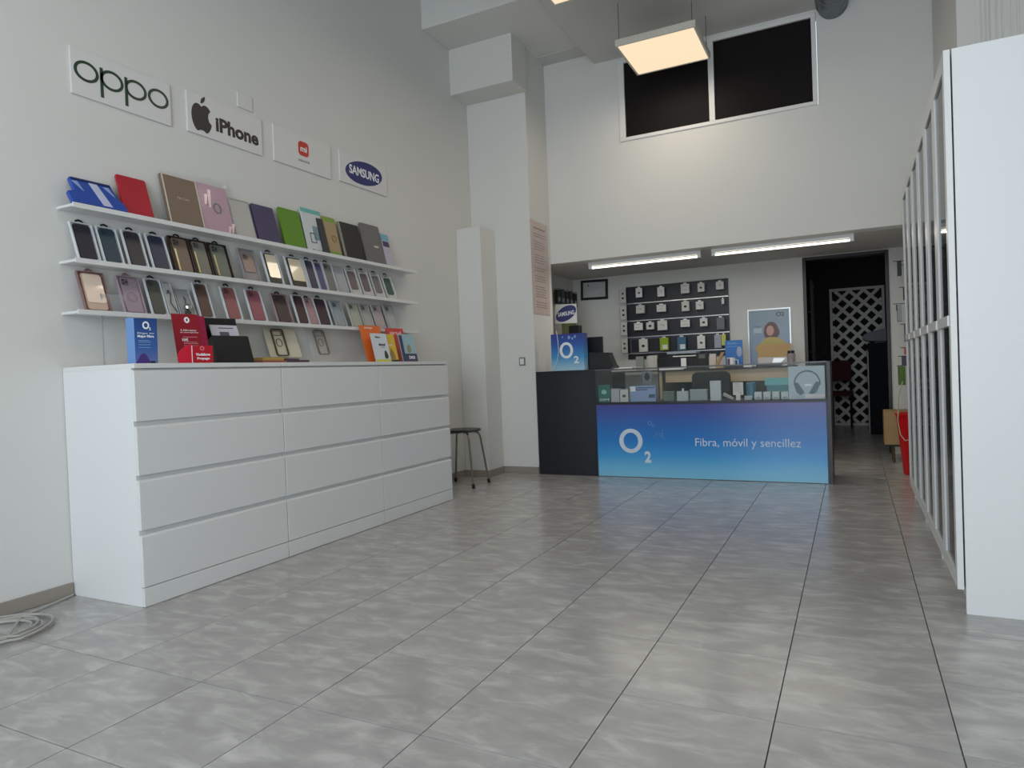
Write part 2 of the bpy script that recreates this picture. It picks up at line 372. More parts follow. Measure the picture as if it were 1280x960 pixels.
B_ = MB().prism(rrect(-.045, .045, 2.318, 2.408, .024), -.0135, -.0118).build('red_mark', pm('mi_red', 196, 52, 44), t)
text('mi', t, INKW, -.028, .028, 2.362, -.0136, hmax=.036, bold=.02); text('xiaomi', t, pm('grey_ink', 110, 105, 102), -.048, .048, 2.288, -.012, hmax=.017)
t = sign(1.882, 2.405, 'white sign with a navy ellipse reading SAMSUNG, rightmost on the wall', 2.245, 2.46)
NAVY = pm('navy_ink', 40, 46, 110, .4)
MB().prism([(x * math.cos(-.08) - z * math.sin(-.08), 2.352 + x * math.sin(-.08) * -1 + z) for x, z in ell(0, 0, .205, .083, 40)], -.0135, -.0118).build('ellipse', NAVY, t)
text('SAMSUNG', t, INKW, -.165, .165, 2.352, -.0136, hmax=.062, bold=.022)

# ------------------------------------------------------------------ packs on the shelves
ORD = ['first', 'second', 'third', 'fourth', 'fifth', 'sixth', 'seventh', 'eighth', 'ninth', 'tenth', 'eleventh', 'twelfth', 'thirteenth', 'fourteenth', 'fifteenth', 'sixteenth', 'seventeenth', 'eighteenth']
SHZ = [1.700, 1.462, 1.240]; SHN = ['top', 'middle', 'lowest']
def lean_thing(name, label, cat, y0, y1, zt, sh, xb=.07, group=None, off=0):
    h0 = zt - SHZ[sh]; a = math.atan2(xb - .008, h0)
    t = thing(name, label, cat, (xb + off, (y0 + y1) / 2, SHZ[sh] + .0008), R(90), -a, group)
    return t, (y1 - y0), h0 / math.cos(a)
def hexcol(name, c, rough=.4, **k): return pm(name, *c, rough, **k)
def hook(t, z, m, s=1):
    pts = [(-.016 * s, -.004, z), (-.013 * s, -.004, z + .013), (0, -.004, z + .018), (.013 * s, -.004, z + .013), (.016 * s, -.004, z)]
    MB().tube(pts, .0042, 6).box(-.017 * s, .017 * s, -.006, -.002, z - .008, z + .001).build('hanger', m, t)
def pack(i, sh, y0, y1, zt, case, frame, desc, hk=True, thick=.014, back=None, inset=.13, casez=(.05, .96), cam_=True, shine=None, ring_=False):
    t, w, h = lean_thing('phone_case', f'{desc}, {ORD[i]} from left, {SHN[sh]} shelf', 'phone case', y0, y1, zt, sh, group=f'packed phone cases on the {SHN[sh]} shelf')
    hh = h - .002
    fm = hexcol('pack_%d_%d_%d' % frame, frame, .35)
    MB().box(-w / 2 + .001, w / 2 - .001, -thick * .35, 0, 0, hh).build('tray', fm, t, bevel=.001)
    # raised frame of the clear box
    o_ = [(-w / 2 + .001, 0), (w / 2 - .001, 0), (w / 2 - .001, hh), (-w / 2 + .001, hh)]; e_ = .0045
    MB().ring(o_, [(-w / 2 + .001 + e_, e_), (w / 2 - .001 - e_, e_), (w / 2 - .001 - e_, hh - e_), (-w / 2 + .001 + e_, hh - e_)], -thick, -thick * .3).build('box_rim', fm, t)
    if case:
        cm = hexcol('case_%d_%d_%d' % case, case, .38)
        x0, x1, z0, z1 = -w / 2 + w * inset, w / 2 - w * inset, hh * casez[0], hh * casez[1]
        c = MB().prism(rrect(x0, x1, z0, z1, min(.012, (x1 - x0) * .25)), -thick * .8, -thick * .35).build('case', cm, t)
        if cam_:
            q = (x1 - x0) * .42
            MB().prism(rrect(x0 + .005, x0 + .005 + q, z1 - .006 - q, z1 - .006, q * .25), -thick * .8 - .002, -thick * .75).build('camera_ring', hexcol('cam_%d' % sum(case), tuple(int(v * .55 + 30) for v in case), .3), c)
            for lx, lz in ((.28, .28), (.28, .72), (.72, .5)):
                MB().prism(ell(x0 + .005 + q * lx, z1 - .006 - q * lz, q * .15, q * .15, 10), -thick * .8 - .003, -thick * .78).build('lens', BLACK, c)
    if ring_:
        MB().ring(ell(0, hh * .45, w * .22, w * .22, 20), ell(0, hh * .45, w * .17, w * .17, 20), -thick * .8 - .002, -thick * .8).build('magnet_ring', hexcol('magring', (150, 130, 140)), t)
    if shine:
        SH_ = mat('foil_%s' % shine, sr(*{'warm': (250, 235, 205), 'pink': (250, 225, 205)}[shine]), .18, metal=.0, coat=1)
        if w > .1: MB().prism(rrect(-w * .34, w * .36, hh * .22, hh * .93, .010), -thick - .0005, -thick + .0005).build('painted_reflection', SH_, t)  # pale panel paints in the warm reflection on the mirror cases
    if hk: hook(t, hh, BLACK if hk is True else hk, min(1, w / .07))
    return t
MAUVE_H = pm('mauve_hook', 150, 120, 120)
# top shelf: tablet cases and boxes
def slab(name, label, y0, y1, zt, col, th=.012, xb=.07, border=None, rd=.010, rough=.45, off=0):
    t, w, h = lean_thing(name, label, 'tablet case', y0, y1, zt, 0, xb, 'tablet cases on the top shelf', off)
    m = hexcol(name + '_%d_%d_%d' % col, col, rough)
    MB().prism(rrect(-w / 2, w / 2, 0, h, rd), -th, 0).build('cover', m, t, bevel=.0015)
    if border:
        MB().ring(rrect(-w / 2, w / 2, 0, h, rd), rrect(-w / 2 + .006, w / 2 - .006, .006, h - .006, max(.001, rd - .004)), -th - .0015, -th + .001).build('border', hexcol('bord_%d_%d_%d' % border, border), t)
    return t, w, h, th
t, w, h = lean_thing('tablet_pouch', 'shiny blue pouch with a white central band, far left of the top shelf', 'pouch', .035, .262, 1.828, 0, .095, 'tablet cases on the top shelf')
BLU = hexcol('blue_foil', (48, 80, 170), .22)
MB().prism([(-w / 2 - .02, 0), (w / 2 + .008, 0), (w / 2 + .004, .055), (w / 2 - .012, .06), (w / 2 - .02, h), (-w / 2 + .02, h), (-w / 2 + .015, .075), (-w / 2 - .02, .06)], -.02, 0).build('pouch', BLU, t, bevel=.004)
MB().prism([(.006, .006), (.048, .006), (.024, h - .018), (-.014, h - .018)], -.0215, -.019).build('band', hexcol('band_white', (200, 206, 232), .3), t)
B(-w / 2 + .025, w / 2 - .025, -.0235, -.0195, h - .016, h - .004).build('top_seam', hexcol('blue_dark', (28, 44, 96)), t)
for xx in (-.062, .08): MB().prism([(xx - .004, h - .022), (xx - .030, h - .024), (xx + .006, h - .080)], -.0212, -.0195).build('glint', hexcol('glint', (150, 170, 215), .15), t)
slab('tablet_case', 'plain bright red tablet case on the top shelf', .275, .425, 1.900, (176, 28, 48))
t, w, h, th = slab('tablet_box', 'taupe brown tablet box with white edges and small pale lettering', .505, .705, 1.960, (124, 104, 88), .022, border=(205, 200, 190), rd=.002)
text('Tab Case', t, hexcol('taupe_ink', (190, 176, 160)), -.035, .035, h * .55, -th - .0005, hmax=.012)
t, w, h, th = slab('ring_case', 'pink tablet case with a black finger ring in a clear bag', .712, .905, 1.965, (196, 140, 164), .014)
MB().ring(ell(.012, h * .52, .026, .030, 24), ell(.012, h * .52, .019, .023, 24), -th - .004, -th + .001).build('finger_ring', BLACK, t)
B(-w / 2 - .006, w / 2 + .012, -th - .005, -th - .0042, -.0, h + .045).build('clear_bag', CLEAR, t)
for a_, b_, c_ in ((-.07, .55, .22), (-.045, .5, .38), (.05, .02, .16), (.075, .05, .2)):
    MB().prism([(a_, h * b_), (a_ + .012, h * b_), (a_ + .030, h * (b_ + c_)), (a_ + .010, h * (b_ + c_))], -th - .0062, -th - .0052).build('bag_crease', hexcol('crease_pink', (238, 205, 212), .15), t)
MB().prism(ell(w / 2 - .002, h + .012, .010, .010, 12), -th - .0075, -th - .004).build('tape_dot', PLAST, t)
slab('tablet_case', 'pale grey translucent tablet case between the pink and purple ones', .918, 1.065, 1.925, (186, 184, 180), .010, border=(150, 150, 150))
slab('tablet_case', 'dark purple tablet case on the top shelf', 1.078, 1.245, 1.925, (68, 60, 96), .016)
t, w, h, th = slab('tablet_case', 'bright green tablet case on the top shelf', 1.288, 1.462, 1.948, (92, 140, 24), .012)
t, w, h, th = slab('screen_protector_pack', 'white and teal screen protector pack beside the green case', 1.478, 1.655, 1.985, (205, 212, 214), .008, rd=.002)
B(-w / 2, w / 2, -th - .001, -th, h - .028, h).build('header_strip', hexcol('teal', (98, 178, 172)), t)
B(-.01, w / 2 - .012, -th - .001, -th, h * .30, h * .62).build('picture', hexcol('teal_grey', (120, 150, 158)), t)
MB().ring(rrect(-.045, .005, h * .22, h * .45, .004), rrect(-.040, 0, h * .24, h * .43, .003), -th - .002, -th).build('outline', hexcol('purple_grey', (90, 84, 110)), t)
text('9H GLASS', t, hexcol('grey_lbl', (120, 120, 120)), -.05, .06, .016, -th - .0005, hmax=.012)
slab('tablet_case', 'narrow dark slate case standing behind the green card pack', 1.606, 1.664, 1.938, (42, 46, 54), .010, off=.0125)
t, w, h, th = slab('ring_holder_pack', 'beige and green card pack with a small round ring holder', 1.672, 1.790, 1.966, (172, 150, 112), .012, rd=.006)
MB().box(-w / 2, w / 2, -th - .001, -th, h - .035, h - .006).box(-w / 2 + .006, w / 2 - .006, -th - .001, -th, .004, .03).build('green_band', hexcol('lime', (120, 160, 50)), t)
MB().ring(ell(.012, h * .45, .022, .026, 20), ell(.012, h * .45, .015, .018, 20), -th - .004, -th).build('finger_ring', hexcol('brass', (150, 120, 84), .3), t)
t, w, h, th = slab('tablet_case', 'black tablet case with pale spine near the right end', 1.835, 2.030, 1.958, (30, 30, 30), .014)
B(-w / 2 - .008, -w / 2 + .002, -th, -.002, 0, h - .004).build('spine', hexcol('spine', (150, 146, 130)), t)
t, w, h, th = slab('tablet_case', 'grey tablet case with a small silver clasp', 2.053, 2.262, 1.990, (112, 108, 108), .014)
B(.0, .055, -th - .003, -th, h * .42, h * .47).build('clasp', CHROME, t)
t, w, h, th = slab('small_blister', 'small light blue and purple blister pack, rightmost on the top shelf', 2.280, 2.370, 1.950, (190, 186, 200), .012, rd=.004)
B(-w / 2, w / 2, -th - .001, -th, h - .055, h - .004).build('header', hexcol('ltblue', (120, 176, 200)), t); B(-w / 2 + .01, w / 2 - .008, -th - .0015, -th, h - .10, h - .06).build('label_print', hexcol('dkpurple', (74, 54, 100)), t)

WF, GF = (214, 218, 222), (190, 194, 198)
L2 = [
 (.048, .150, 1.640, (44, 42, 54), WF, 'near-black purple phone case in a clear white box'),
 (.165, .262, 1.640, (44, 66, 80), WF, 'teal blue phone case in a clear box'),
 (.285, .385, 1.645, (54, 50, 62), WF, 'charcoal phone case in a clear box'),
 (.408, .512, 1.645, (42, 50, 76), WF, 'navy blue phone case in a clear box'),
 (.531, .650, 1.655, (122, 104, 92), (62, 46, 44), 'brown framed glitter case with beige back'),
 (.654, .760, 1.655, (124, 122, 112), (58, 44, 42), 'brown framed glitter case with silver back'),
 (.766, .890, 1.655, (112, 118, 106), (50, 40, 40), 'dark framed glitter case with greenish back'),
 (.968, 1.085, 1.655, (166, 142, 134), (150, 146, 148), 'dusty pink case low in a grey box'),
 (1.142, 1.262, 1.660, (64, 64, 58), WF, 'dark mirror case with a painted bright reflection'),
 (1.320, 1.470, 1.660, (58, 56, 46), WF, 'large mirror case reflecting warm light'),
 (1.480, 1.565, 1.660, (70, 66, 90), WF, 'grey violet case in a clear box'),
 (1.569, 1.640, 1.655, (88, 86, 130), GF, 'narrow lavender blue case'),
 (1.645, 1.740, 1.662, (128, 128, 124), WF, 'silver glitter case with black hanger'),
 (1.750, 1.850, 1.650, (176, 178, 180), (188, 190, 192), 'nearly empty clear grey box'),
 (1.873, 1.985, 1.655, (122, 106, 110), (205, 203, 200), 'white box with a pinkish window'),
 (2.008, 2.115, 1.652, (116, 102, 108), (205, 203, 200), 'white box with a mauve patterned window'),
 (2.142, 2.250, 1.650, (124, 118, 120), (205, 203, 200), 'white box with a grey patterned window'),
 (2.275, 2.392, 1.648, (70, 92, 84), (208, 208, 204), 'white box with a dark green window'),
]
for i, (a, b, z, c, fr_, d) in enumerate(L2):
    k = {}
    if i == 4: k = dict(inset=.14)
    if i in (8,): k = dict(shine='warm')
    if i == 9: k = dict(shine='warm')
    if i == 7: k = dict(casez=(.30, .86), inset=.16, hk=False)
    if i >= 14: k = dict(casez=(.22, .88), inset=.2, cam_=False)
    if i == 13: k = dict(hk=False, cam_=False)
    o = pack(i, 1, a, b, z, c, fr_, d, **k)
    if i in (4, 5, 6): B(-.040, -.032, -.016, -.0145, .012, .13).build('gilt_edge', hexcol('gilt', (222, 200, 140), .15), o)
L3 = [
 (.068, .190, 1.425, (206, 180, 160), (140, 108, 108), 'mauve framed case reflecting warm light'),
 (.250, .362, 1.424, (160, 142, 156), (168, 150, 162), 'lilac case with magnet ring in a pink box'),
 (.390, .478, 1.426, (80, 82, 76), WF, 'dark olive grey case in a clear box'),
 (.484, .536, 1.418, (178, 180, 178), GF, 'narrow clear pack with a looped black cord'),
 (.545, .640, 1.390, (150, 152, 154), (182, 184, 188), 'clear bag holding a black and silver charm'),
 (.662, .752, 1.432, (96, 72, 64), WF, 'chestnut brown case in a clear box'),
 (.836, .940, 1.430, (152, 94, 96), WF, 'dusty rose case in a clear box'),
 (1.005, 1.120, 1.430, (156, 90, 100), WF, 'raspberry pink case in a clear box'),
 (1.198, 1.325, 1.420, (76, 62, 62), (166, 140, 142), 'dark brown case in a pinkish box'),
 (1.365, 1.465, 1.428, (74, 48, 54), WF, 'burgundy case with a black hanger'),
 (1.470, 1.538, 1.414, (184, 144, 148), (176, 150, 154), 'narrow pale pink case'),
 (1.548, 1.668, 1.424, (66, 46, 58), WF, 'plum coloured case in a clear box'),
 (1.706, 1.816, 1.418, (158, 166, 172), (176, 180, 182), 'bluish clear case'),
 (1.874, 1.980, 1.415, (180, 184, 168), (192, 190, 182), 'pale greenish clear case'),
 (2.002, 2.110, 1.416, (176, 176, 172), (186, 184, 180), 'pale grey clear case'),
 (2.140, 2.240, 1.418, (190, 172, 174), (192, 186, 184), 'clear case with a faint pink pattern'),
 (2.276, 2.394, 1.430, (180, 182, 180), (186, 182, 182), 'clear case with a grey green hanger'),
]
for i, (a, b, z, c, fr_, d) in enumerate(L3):
    k = {}
    if i == 0: k = dict(shine='pink', hk=MAUVE_H, cam_=False)
    if i == 1: k = dict(hk=MAUVE_H, ring_=True)
    if i in (3, 4): k = dict(cam_=False, hk=False)
    if i >= 12: k = dict(hk=False)
    o = pack(i, 2, a, b, z, c, fr_, d, **k)
    if i == 3: MB().tube([(-.012, -.016, .12), (-.004, -.016, .14), (.006, -.016, .12), (-.006, -.016, .07), (.012, -.016, .03), (.018, -.016, .02)], .0022, 6).build('cord', BLACK, o)
    if i == 4:
        MB().tube([(0, -.016, .115), (.006, -.016, .095), (0, -.016, .075)], .002, 6).build('cord', BLACK, o)
        MB().lathe([(.001, .03), (.018, .038), (.022, .05), (.014, .064), (.001, .07)], 12, (0, -.022)).build('charm', CHROME, o, smooth=True); B(-.02, .012, -.02, -.015, .008, .028).build('tag_print', BLACK, o)

# clear bumper packs fixed on the wall under the lowest shelf
def bumper(y0, y1, zb, zt, col, label, bag):
    t = thing('bumper_case', label, 'phone case', (.062, (y0 + y1) / 2 - .02, zb - .004), R(90), -R(18), 'clear bumper cases under the lowest shelf')
    w = y1 - y0; h = zt - zb; m = hexcol('bump_%d_%d_%d' % col, col, .3)
    B(-w / 2 - bag[0], w / 2 + bag[1], -.005, -.003, -.006, h + .006).build('clear_bag', CLEAR if bag[2] else mat('cream_card', sr(222, 216, 196), .5), t)
    sh_ = .03
    o_ = [(x + (z / h) * -sh_ * 0, z) for x, z in rrect(-w / 2, w / 2, 0, h, .014)]; i_ = rrect(-w / 2 + .005, w / 2 - .005, .005, h - .005, .010)
    MB().ring(o_, i_, -.016, -.005).build('bumper_frame', m, t)
    MB().ring(ell(0, h * .5, .024, .026, 20), ell(0, h * .5, .020, .022, 20), -.008, -.0055).build('magnet_ring', m, t)
    MB().ring(rrect(-w / 2 + .008, w / 2 - .014, h * .76, h - .010, .006), rrect(-w / 2 + .011, w / 2 - .017, h * .76 + .003, h - .013, .005), -.009, -.0055).build('camera_ring', m, t)
bumper(1.205, 1.300, 1.052, 1.222, (92, 76, 56), 'brown edged clear bumper case on a cream card under the shelf', (.05, .11, 0))
bumper(1.560, 1.655, 1.062, 1.228, (128, 112, 96), 'taupe edged clear bumper case, right of the cream card one', (.06, .01, 1))

# ------------------------------------------------------------------ things on the chests (top at z = .998)
ZT = .999
t = thing('leaflet_stand', 'tall blue folded leaflet with a white O2 mark on the near chest', 'leaflet', (.36, .145, ZT), R(76)); t.scale = (.88, 1, 1)
BG = grad('blue_leaflet', [(0, (98, 110, 170)), (.35, (52, 92, 158)), (1, (26, 66, 128))], 0, .2, .4)
MB().prism([(-.052, 0), (.052, 0), (.056, .197), (-.052, .197)], -.003, 0).build('front_panel', BG, t)
MB().add([(-.052, -.003, 0), (-.052, 0, 0), (-.066, .05, 0), (-.066, .047, 0), (-.052, -.003, .197), (-.052, 0, .197), (-.066, .05, .200), (-.066, .047, .200)], [(0, 3, 2, 1), (4, 5, 6, 7), (0, 4, 7, 3), (1, 2, 6, 5), (0, 1, 5, 4), (3, 7, 6, 2)]).build('side_panel', hexcol('pale_blue', (112, 152, 208)), t)
text('O', t, INKW, -.014, .018, .167, -.0035, name='logo', hmax=.034, bold=.03); text('2', t, INKW, .016, .025, .152, -.0035, name='logo', hmax=.012, bold=.02)
text('Elige tu', t, INKW, -.038, .038, .132, -.0035, hmax=.008); text('Mejor Fibra', t, INKW, -.038, .038, .118, -.0035, hmax=.014, bold=.03)
lines(t, hexcol('ink_lb', (140, 170, 215)), -.035, .03, (.100, .094, .082, .070), -.0038, .002)
MB().prism(smoothp([(-.048, .002), (.012, .002), (.004, .03), (-.010, .046), (-.026, .040), (-.040, .02)]), -.0038, -.003).build('print', hexcol('violet_print', (70, 50, 120)), t)
B(.016, .040, -.0038, -.003, .003, .012).build('print', BLACK, t)
# red leaflets
RED = hexcol('vivid_red', (178, 22, 40), .4); RED2 = hexcol('dark_red', (150, 24, 42), .4)
t = thing('red_leaflet', 'tall red folded leaflet leaning behind the small red box', 'leaflet', (.30, .43, ZT), R(80), R(-12))
B(-.075, .055, -.004, 0, 0, .245).build('sheet', RED2, t, bevel=.001); B(.055, .086, -.003, .002, 0, .238).build('side_flap', hexcol('magenta_red', (150, 24, 66)), t)
MB().ring(ell(-.004, .215, .013, .015, 20), ell(-.004, .215, .005, .007, 20), -.0052, -.0042).build('logo', INKW, t)
text('Llévate', t, INKW, -.04, .035, .165, -.0045, hmax=.009); text('tu smartphone', t, INKW, -.045, .045, .153, -.0045, hmax=.008)
text('10€', t, INKW, -.04, -.012, .118, -.0045, hmax=.014, bold=.03); lines(t, hexcol('pinkish', (220, 150, 155)), -.035, .045, (.13, .105, .098, .088), -.0048, .0025)
t = thing('red_box', 'small bright red Prepago box in front of the tall red leaflet', 'box', (.375, .398, ZT), R(74))
B(-.032, .065, -.005, .03, 0, .083).build('box', RED, t, bevel=.001)
MB().prism(smoothp([(-.09, .004), (-.032, .001), (-.030, .083), (-.055, .082), (-.075, .068), (-.092, .045)]), -.004, .002).build('curved_side', hexcol('bright_red', (206, 22, 52), .3), t)
B(-.034, -.031, -.0062, -.0045, .001, .083).build('edge_line', INKW, t)
MB().ring(ell(.014, .070, .010, .011, 20), ell(.014, .070, .0055, .006, 20), -.0062, -.005).build('logo', hexcol('pink_logo', (225, 120, 130)), t)
text('Vodafone', t, INKW, -.016, .050, .042, -.0055, hmax=.013, bold=.03); text('Prepago', t, INKW, -.010, .048, .022, -.0055, hmax=.014, bold=.03)
t = thing('brochure_holder', 'black acrylic brochure holder with a white leaflet inside', 'holder', (.30, .64, ZT), R(80))
MB().prismx([(-.055, 0), (.05, 0), (.105, .236), (.097, .236), (.045, .012), (-.045, .012), (.0, .140), (-.008, .140)], -.095, .10).build('holder', BLACK, t, bevel=.002)
MB().prismx([(-.055, 0), (.05, 0), (.07, .10), (-.008, .135)], -.097, -.093).build('side_panel', BLACK, t); MB().prismx([(-.055, 0), (.05, 0), (.07, .10), (-.008, .135)], .098, .102).build('side_panel', BLACK, t)
MB().prismx([(.02, .09), (.026, .09), (.072, .198), (.066, .198)], -.062, .085).build('leaflet', hexcol('leaflet_grey', (196, 192, 204)), t)
MB().prismx([(.060, .185), (.065, .185), (.060, .170), (.055, .170)], -.02, .06).prismx([(.050, .163), (.055, .163), (.044, .14), (.039, .14)], -.02, .03).build('print', hexcol('dk_print', (80, 72, 88)), t)
t = thing('flat_book', 'yellow and orange booklets lying flat between holder and bumper case', 'booklet', (.25, .93, ZT), R(90))
B(-.085, .085, -.06, .06, 0, .016).build('lower_book', hexcol('rust', (158, 96, 84)), t, bevel=.001); B(-.08, .07, -.055, .06, .016, .032).build('upper_book', hexcol('amber', (196, 160, 84)), t, bevel=.001)
t = thing('flat_case', 'dark purple folded case lying flat right of the booklets', 'case', (.25, 1.10, ZT), R(90))
MB().prismx([(-.05, 0), (.05, 0), (.05, .022), (-.05, .026)], -.075, .02).box(.015, .10, -.05, .05, 0, .018).build('cover', hexcol('aubergine', (88, 62, 80)), t, bevel=.002)
def magazine(y, wd, hh, x, rx, col, label, name='magazine', rz=R(82)):
    t = thing(name, label, 'magazine', (x, y, ZT), rz, rx)
    B(-wd / 2, wd / 2, -.006, 0, 0, hh).build('cover', col, t, bevel=.001); return t
t = magazine(1.95, .19, .268, .215, R(-17), hexcol('orange', (224, 108, 40)), 'tall orange magazine at the right end of the chests')
text('orange', t, INKW, -.055, .02, .248, -.0065, hmax=.014)
t = magazine(1.955, .145, .205, .255, R(-14), hexcol('pale_cover', (206, 212, 220)), 'white and yellow magazine in front of the orange one')
MB().box(-.0675, .0675, -.0075, -.006, 0, .022).build('footer', hexcol('yellow_green', (206, 206, 90)), t)
text('Fibra', t, INKK, -.035, .01, .178, -.0065, hmax=.012, bold=.03); text('Móvil', t, INKK, -.015, .042, .125, -.0065, hmax=.016, bold=.03); text('y TV', t, INKK, -.0, .035, .106, -.0065, hmax=.010)
MB().prism(smoothp([(.02, .03), (.045, .03), (.05, .055), (.035, .085), (.022, .07)]), -.0078, -.006).build('figure_print', hexcol('dk_green', (50, 60, 48)), t)
t = magazine(2.075, .125, .205, .240, R(-14), hexcol('yellow', (222, 186, 70)), 'yellow magazine with a dark footer, beside the white one')
B(-.0625, .0625, -.0075, -.006, 0, .020).build('footer', hexcol('dk_footer', (60, 62, 50)), t); text('Ahorra', t, INKW, -.035, .03, .126, -.0065, hmax=.012, bold=.03)
MB().prism(smoothp([(-.02, .022), (.03, .022), (.03, .06), (.01, .10), (-.008, .07)]), -.0078, -.006).build('figure_print', hexcol('ochre', (160, 130, 70)), t)
t = magazine(2.245, .18, .262, .200, R(-17), hexcol('coral', (204, 66, 62)), 'red and orange magazine, rightmost tall one on the chests')
text('airtel', t, hexcol('pale_pink', (240, 190, 180)), -.055, .06, .226, -.0065, hmax=.026, bold=.02)
t = magazine(2.225, .150, .205, .285, R(-13), hexcol('sky_cover', (150, 180, 192)), 'light blue and navy DIGI brochure, rightmost on the chests')
MB().box(-.0725, -.045, -.0085, -.006, 0, .195).box(-.045, .0725, -.0085, -.006, 0, .062).build('navy_print', hexcol('navy_cover', (50, 56, 92)), t)
text('DIGI', t, INKW, -.012, .045, .034, -.009, hmax=.022, bold=.02); MB().prism(smoothp([(-.012, .075), (.022, .072), (.024, .11), (.010, .128), (-.006, .118)]), -.0078, -.006).build('figure_print', hexcol('yel_fig', (140, 140, 110)), t)
t = thing('acrylic_holder', 'empty clear acrylic sign holder at the left end of the chests', 'holder', (.06, .15, ZT), R(90))
B(-.0, .12, -.004, -.002, 0, .33).build('panel', CLEAR, t); B(-.002, .0, -.006, 0, 0, .33).build('edge', hexcol('acryl_edge', (150, 158, 164)), t); B(-.0, .12, -.05, 0, 0, .003).build('foot', CLEAR, t)

# ------------------------------------------------------------------ stool, cable
t = thing('stool', 'small black stool with thin bent metal legs by the last chest', 'stool', (.235, 2.99, 0))
MB().lathe([(.001, .438), (.13, .436), (.148, .441), (.150, .449), (.145, .455), (.001, .458)], 28).build('seat', BLACK, t, smooth=True)
for sx, sy in ((.165, -.145), (.145, .150), (-.165, .13), (-.135, -.155)):
    L_ = math.hypot(sx, sy); ux, uy = sx / L_, sy / L_
    pts = [(ux * .02, uy * .02, .428), (ux * .10, uy * .10, .428), (ux * .128, uy * .128, .418), (ux * .145, uy * .145, .39), (ux * .16, uy * .16, .30), (ux * L_ * .97, uy * L_ * .97, .03)]
    lg = MB().tube(pts, .008, 8).build('leg', mat('leg_metal', (.28, .26, .23), .3, metal=.8), t, smooth=True)
    MB().tube([(ux * L_ * .965, uy * L_ * .965, .034), (ux * L_, uy * L_, .001)], .013, 10).build('rubber_foot', BLACK, lg)
CAB = hexcol('cable_grey', (176, 174, 168), .5)
pts = []
for i in range(150):
    a = i * .21; rr_ = .165 + .03 * math.sin(i * .13) - .03 * (i % 60) / 60
    pts.append((.19 + rr_ * math.cos(a) * 1.0 + .01 * math.sin(i * .37), -.42 + rr_ * 1.1 * math.sin(a), .007 + .010 * (1 + math.sin(i * .23)) * (i / 150)))
for k in range(1, 10): pts.append((.02 + .10 * (1 - k / 9) - .0, -.30 + k * .032, .008))
t = tag(MB().tube(pts, .0045, 6).build('cable_coil', CAB, smooth=True), 'coil of pale grey cable on the floor against the left wall', 'cable')

# ------------------------------------------------------------------ wardrobes
XF = 3.41
def wardrobe(y0, label, near):
    t = thing('wardrobe', label, 'wardrobe', (XF, y0, 0), 0, group='white wardrobes with glass doors')
    D = .56; H = 1.952
    for a in (0, .75 - .018): B(.008, D, a + .0005, a + .0175, 0, H).build('side_panel', WHITE2, t, bevel=.001)
    B(.008, D, .018, .732, H - .018, H).build('top', WHITE2, t); B(.008, D, .018, .732, .07, .088).build('bottom', WHITE2, t)
    B(.03, .05, .018, .732, 0, .07).build('plinth', WHITE2, t); B(D - .01, D, .018, .732, .088, H - .018).build('back_panel', WHITE2, t)
    for z in (.45, .80, 1.15, 1.52): B(.06, D - .012, .018, .732, z, z + .016).build('shelf', WHITE2, t)
    for k in range(2):
        a = .001 + k * .375; b = a + .373; s_ = .046
        d = MB().box(-.017, .003, a, a + s_, .085, H).box(-.017, .003, b - s_, b, .085, H).box(-.017, .003, a + s_, b - s_, .085, .14).box(-.017, .003, a + s_, b - s_, H - .06, H).build('door', WHITE, t, bevel=.0012)
        B(-.010, -.006, a + s_, b - s_, .14, H - .06).build('pane', REFL_GLASS, d)
        B(-.022, -.004, a + s_ - .01, b - s_ + .01, 1.005, 1.042).build('mid_rail', WHITE, d, bevel=.001)
        yh = b - .03 if k == 0 else a + .03
    return t
wardrobe(1.005, 'white wardrobe nearest the viewer, its flat side filling the right edge', 1)
wardrobe(1.757, 'middle white wardrobe of the three along the right wall', 0)
wardrobe(2.509, 'farthest white wardrobe, beside the red bucket', 0)

# ------------------------------------------------------------------ counter
YK = 3.655
CG = grad('counter_print', [(0, (138, 204, 234)), (.12, (118, 196, 236)), (.30, (66, 162, 228)), (.50, (34, 130, 210)), (.72, (40, 108, 190)), (.88, (60, 88, 170)), (1, (74, 72, 152))], 0, .60, .22)
t = thing('display_counter', 'long glass-topped counter with a blue printed front reading Fibra, móvil y sencillez', 'counter', (2.03, YK, 0))
x0, x1 = -.893, .885
B(x0 + .012, x1 - .012, 0, .006, .004, .598).build('front_panel', CG, t)
B(x0, x1, .007, .42, .0, .598).build('base', DARK, t)
B(x0, x1, -.004, .44, .598, .617).build('display_shelf', DARK, t, bevel=.001)
B(x1, x1 + .022, -.008, .44, 0, .893).build('end_panel', DARK, t, bevel=.001); B(x0 - .004, x0 + .012, -.006, .44, 0, .893).build('end_panel', DARK, t, bevel=.001)
B(x0 + .012, x1, 0, .004, .617, .887).build('front_glass', GLASS, t); B(x0 + .012, x1, .0, .42, .887, .893).build('top_glass', GLASS, t)
B(x0, x1, -.003, 0.002, .885, .895).build('top_edge', hexcol('edge_grey', (96, 96, 100), .3), t)
LT = hexcol('logo_white', (214, 228, 240), .4)
MB().ring(ell(1.437 - 2.03, .30, .098, .100, 40), ell(1.437 - 2.03, .30, .062, .068, 40), -.0025, 0).build('logo', LT, t)
text('2', t, LT, 1.548 - 2.03, 1.602 - 2.03, .170, -.0005, name='logo', hmax=.095, bold=.045)
text('Fibra, móvil y sencillez', t, LT, 1.958 - 2.03, 2.728 - 2.03, .285, -.0005, hmax=.082)
